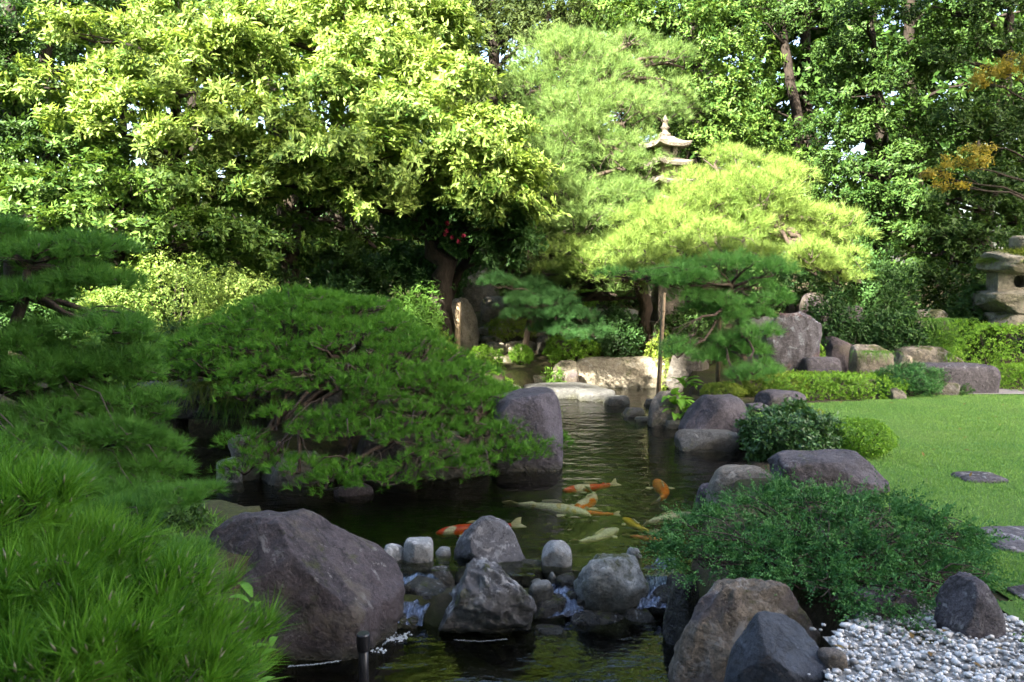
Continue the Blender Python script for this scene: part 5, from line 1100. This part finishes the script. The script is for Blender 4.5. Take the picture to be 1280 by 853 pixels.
# --- sedge hanging over the cave mouth
def sedge(label, pos, n, L, seed, spread=.2, mat='sedge'):
    g = rng(seed); pos = np.array(pos); V = []; Fs = []; vals = []; 
    for i in range(n):
        a = g.random() * 6.28 if g.random() < .4 else g.uniform(3.6, 5.8); l = L * g.uniform(.6, 1.2); p0 = np.array([g.normal() * spread, g.normal() * spread * .5, 0]); d = np.array([math.cos(a), math.sin(a), 0]); sd_ = np.array([-d[1], d[0], 0]); k = len(V)
        for j in range(5):
            s_ = j / 4; c = p0 + d * l * .75 * s_ + np.array([0, 0, l * (.55 * s_ - 1.05 * s_ * s_)]); w = .006 * (1 - s_ * .9); V += [c - sd_ * w, c + sd_ * w]
        for j in range(4): Fs.append((k + 2 * j, k + 2 * j + 1, k + 2 * j + 3, k + 2 * j + 2)); vals.append(g.random())
    return tag(link('sedge_tuft', np_mesh('sedge_tuft', np.array(V), np.array(Fs), vals), M[mat], None, pos), label, 'grass')
sedge('tuft of yellow-green sedge drooping over the cave mouth', D(238, 486, 8.45), 260, .34, 1, .22)
sedge('thick sedge fringe along the cave capstone', D(262, 480, 8.2), 320, .40, 6, .26)
sedge('dark green sedge tuft drooping beside the dome pine limb', D(292, 500, 8.3), 240, .42, 2, .16, 'fern')
sedge('sedge hanging down the lichen-spotted upright boulder', D(1170, 400, 12.5), 200, .45, 3, .22, 'fern')
sedge('ferny tuft on the mossy pale-edged block', D(1094, 440, 11.4), 120, .25, 4, .12, 'fern')
sedge('dry pale sprig in front of the squat dark block', D(1014, 466, 10.9), 60, .30, 5, .14, 'sedge')

# --- red blossoms in the dark branch tier
g = rng(61); bp0 = D(566, 288, 13.15); t = tag(empty('red_blossom', bp0), 'few crimson blossoms among the dark hanging leaves', 'flower')
for i in range(7):
    n = 14; a = np.linspace(0, 6.28, n, endpoint=False); P = np.zeros((n, 3)) + g.normal(size=3) * [.14, .06, .10]
    T = unit(np.c_[np.cos(a), np.full(n, -.5), np.sin(a)]); link('petals', leaves_mesh('petals', P, T, unit(g.normal(size=(n, 3)) + [0, -2, 0]), .042, .022, g), M['petal'], t)

# ================================================================== FALLING WATER AND FOAM
t = NT('cascade'); geo = t.n('ShaderNodeNewGeometry'); mp = t.n('ShaderNodeMapping'); mp.inputs['Scale'].default_value = (90, 8, 6); t.l(geo.outputs['Position'], mp.inputs[0])
nn = t.noise(mp.outputs[0], 1.0, 4, .6, .5); nb = t.bump(nn, 1.0, .03)
gl = t.n('ShaderNodeBsdfGlossy'); gl.inputs['Color'].default_value = (.30, .33, .40, 1); gl.inputs['Roughness'].default_value = .2; t.l(nb, gl.inputs['Normal'])
tr = t.n('ShaderNodeBsdfTransparent'); tr.inputs[0].default_value = (.75, .78, .75, 1)
df = t.n('ShaderNodeBsdfDiffuse'); df.inputs[0].default_value = (.28, .30, .34, 1)
fr = t.n('ShaderNodeFresnel'); fr.inputs[0].default_value = 1.5; t.l(nb, fr.inputs['Normal'])
m1 = t.n('ShaderNodeMixShader'); t.l(fr.outputs[0], m1.inputs[0]); t.l(tr.outputs[0], m1.inputs[1]); t.l(gl.outputs[0], m1.inputs[2])
m2 = t.n('ShaderNodeMixShader'); t.l(t.ramp(nn, [(.58, 0.0), (.85, .3)]), m2.inputs[0]); t.l(m1.outputs[0], m2.inputs[1]); t.l(df.outputs[0], m2.inputs[2])
M['cascade'] = t.done(m2.outputs[0])
def cascade(label, top, bot, w0, w1, seed):
    g = rng(seed); n, m = 26, 18; a, b = np.array(top), np.array(bot); V = []
    ph = g.random(4) * 6.28
    for i in range(n):
        s_ = i / (n - 1); c = a + (b - a) * s_; c[2] = a[2] + (b[2] - a[2]) * (s_ ** 1.7)
        w = w0 + (w1 - w0) * s_
        for j in range(m):
            u = j / (m - 1) - .5
            V.append((c[0] + u * w + .012 * math.sin(9 * s_ + ph[0]), c[1] + .010 * math.sin(u * 20 + ph[1] + 3 * s_), c[2] + .03 + .006 * math.sin(u * 24 + ph[2] + 4 * s_) + .005 * math.sin(s_ * 22 + u * 9) - .03 * abs(u)))
    Fs = [(i * m + j, i * m + j + 1, (i + 1) * m + j + 1, (i + 1) * m + j) for i in range(n - 1) for j in range(m - 1)]
    tag(link('cascade', MB().add(V, Fs).mesh('cascade'), M['cascade']), label, 'water', kind='structure')
cascade('thin sheet of water sliding over the dam beside the big boulder', D(520, 722, 5.15), G(506, 786, ZL), .36, .22, 1)
cascade('small white-streaked fall between mossy boulder and juniper', D(832, 702, 5.35), D(822, 765, 4.85), .16, .24, 2)
cascade('trickle running between the dam stones', D(706, 726, 5.2), G(706, 775, ZL), .18, .22, 3)
M['foam'] = (lambda t: t.done(t.prin((.30, .33, .34), .6)))(NT('foam'))
g = rng(21); V = []; Fs = []
def blob(px, py, r):
    c = G(px, py, ZL + .006); k = len(V); n = 9; rr_ = [r * g.uniform(.6, 1.3) for _ in range(n)]
    V.append((c[0], c[1], ZL + .012))
    for j in range(n): a = 6.28 * j / n; V.append((c[0] + rr_[j] * math.cos(a), c[1] + rr_[j] * .9 * math.sin(a), ZL + .003))
    Fs.extend([(k, k + 1 + j, k + 1 + (j + 1) % n) for j in range(n)])
def ribbon(pts, w):
    n = 60; t_ = np.linspace(0, 1, n); xs_ = np.interp(t_, np.linspace(0, 1, len(pts)), [a for a, b in pts]); ys_ = np.interp(t_, np.linspace(0, 1, len(pts)), [b for a, b in pts]); k = len(V)
    for x_, y_ in zip(xs_, ys_):
        c = G(x_ + g.normal() * .5, y_ + g.normal() * .3, ZL + .004); ww = w * g.uniform(.2, 1.0)
        V.extend([(c[0], c[1] - ww, ZL + .004), (c[0], c[1] + ww, ZL + .004)])
    for i_ in range(n - 1): a = k + 2 * i_; Fs.extend([(a, a + 2, a + 3), (a, a + 3, a + 1)])
ribbon([(360, 833), (390, 831), (420, 827), (448, 820)], .011); ribbon([(478, 806), (488, 800), (500, 797), (512, 790)], .020); ribbon([(568, 800), (600, 802), (634, 799)], .004)
for i in range(70): blob(496 + g.normal() * 9, 797 + g.normal() * 3.0 - .2 * g.normal(), g.uniform(.002, .008))
for i in range(12): blob(472 + g.normal() * 6, 813 + g.normal() * 2, g.uniform(.004, .012))
tag(link('foam', np_mesh('foam', np.array(V), np.array(Fs)), M['foam']), 'thin white foam drifting along the boulder foot', 'foam', kind='stuff')
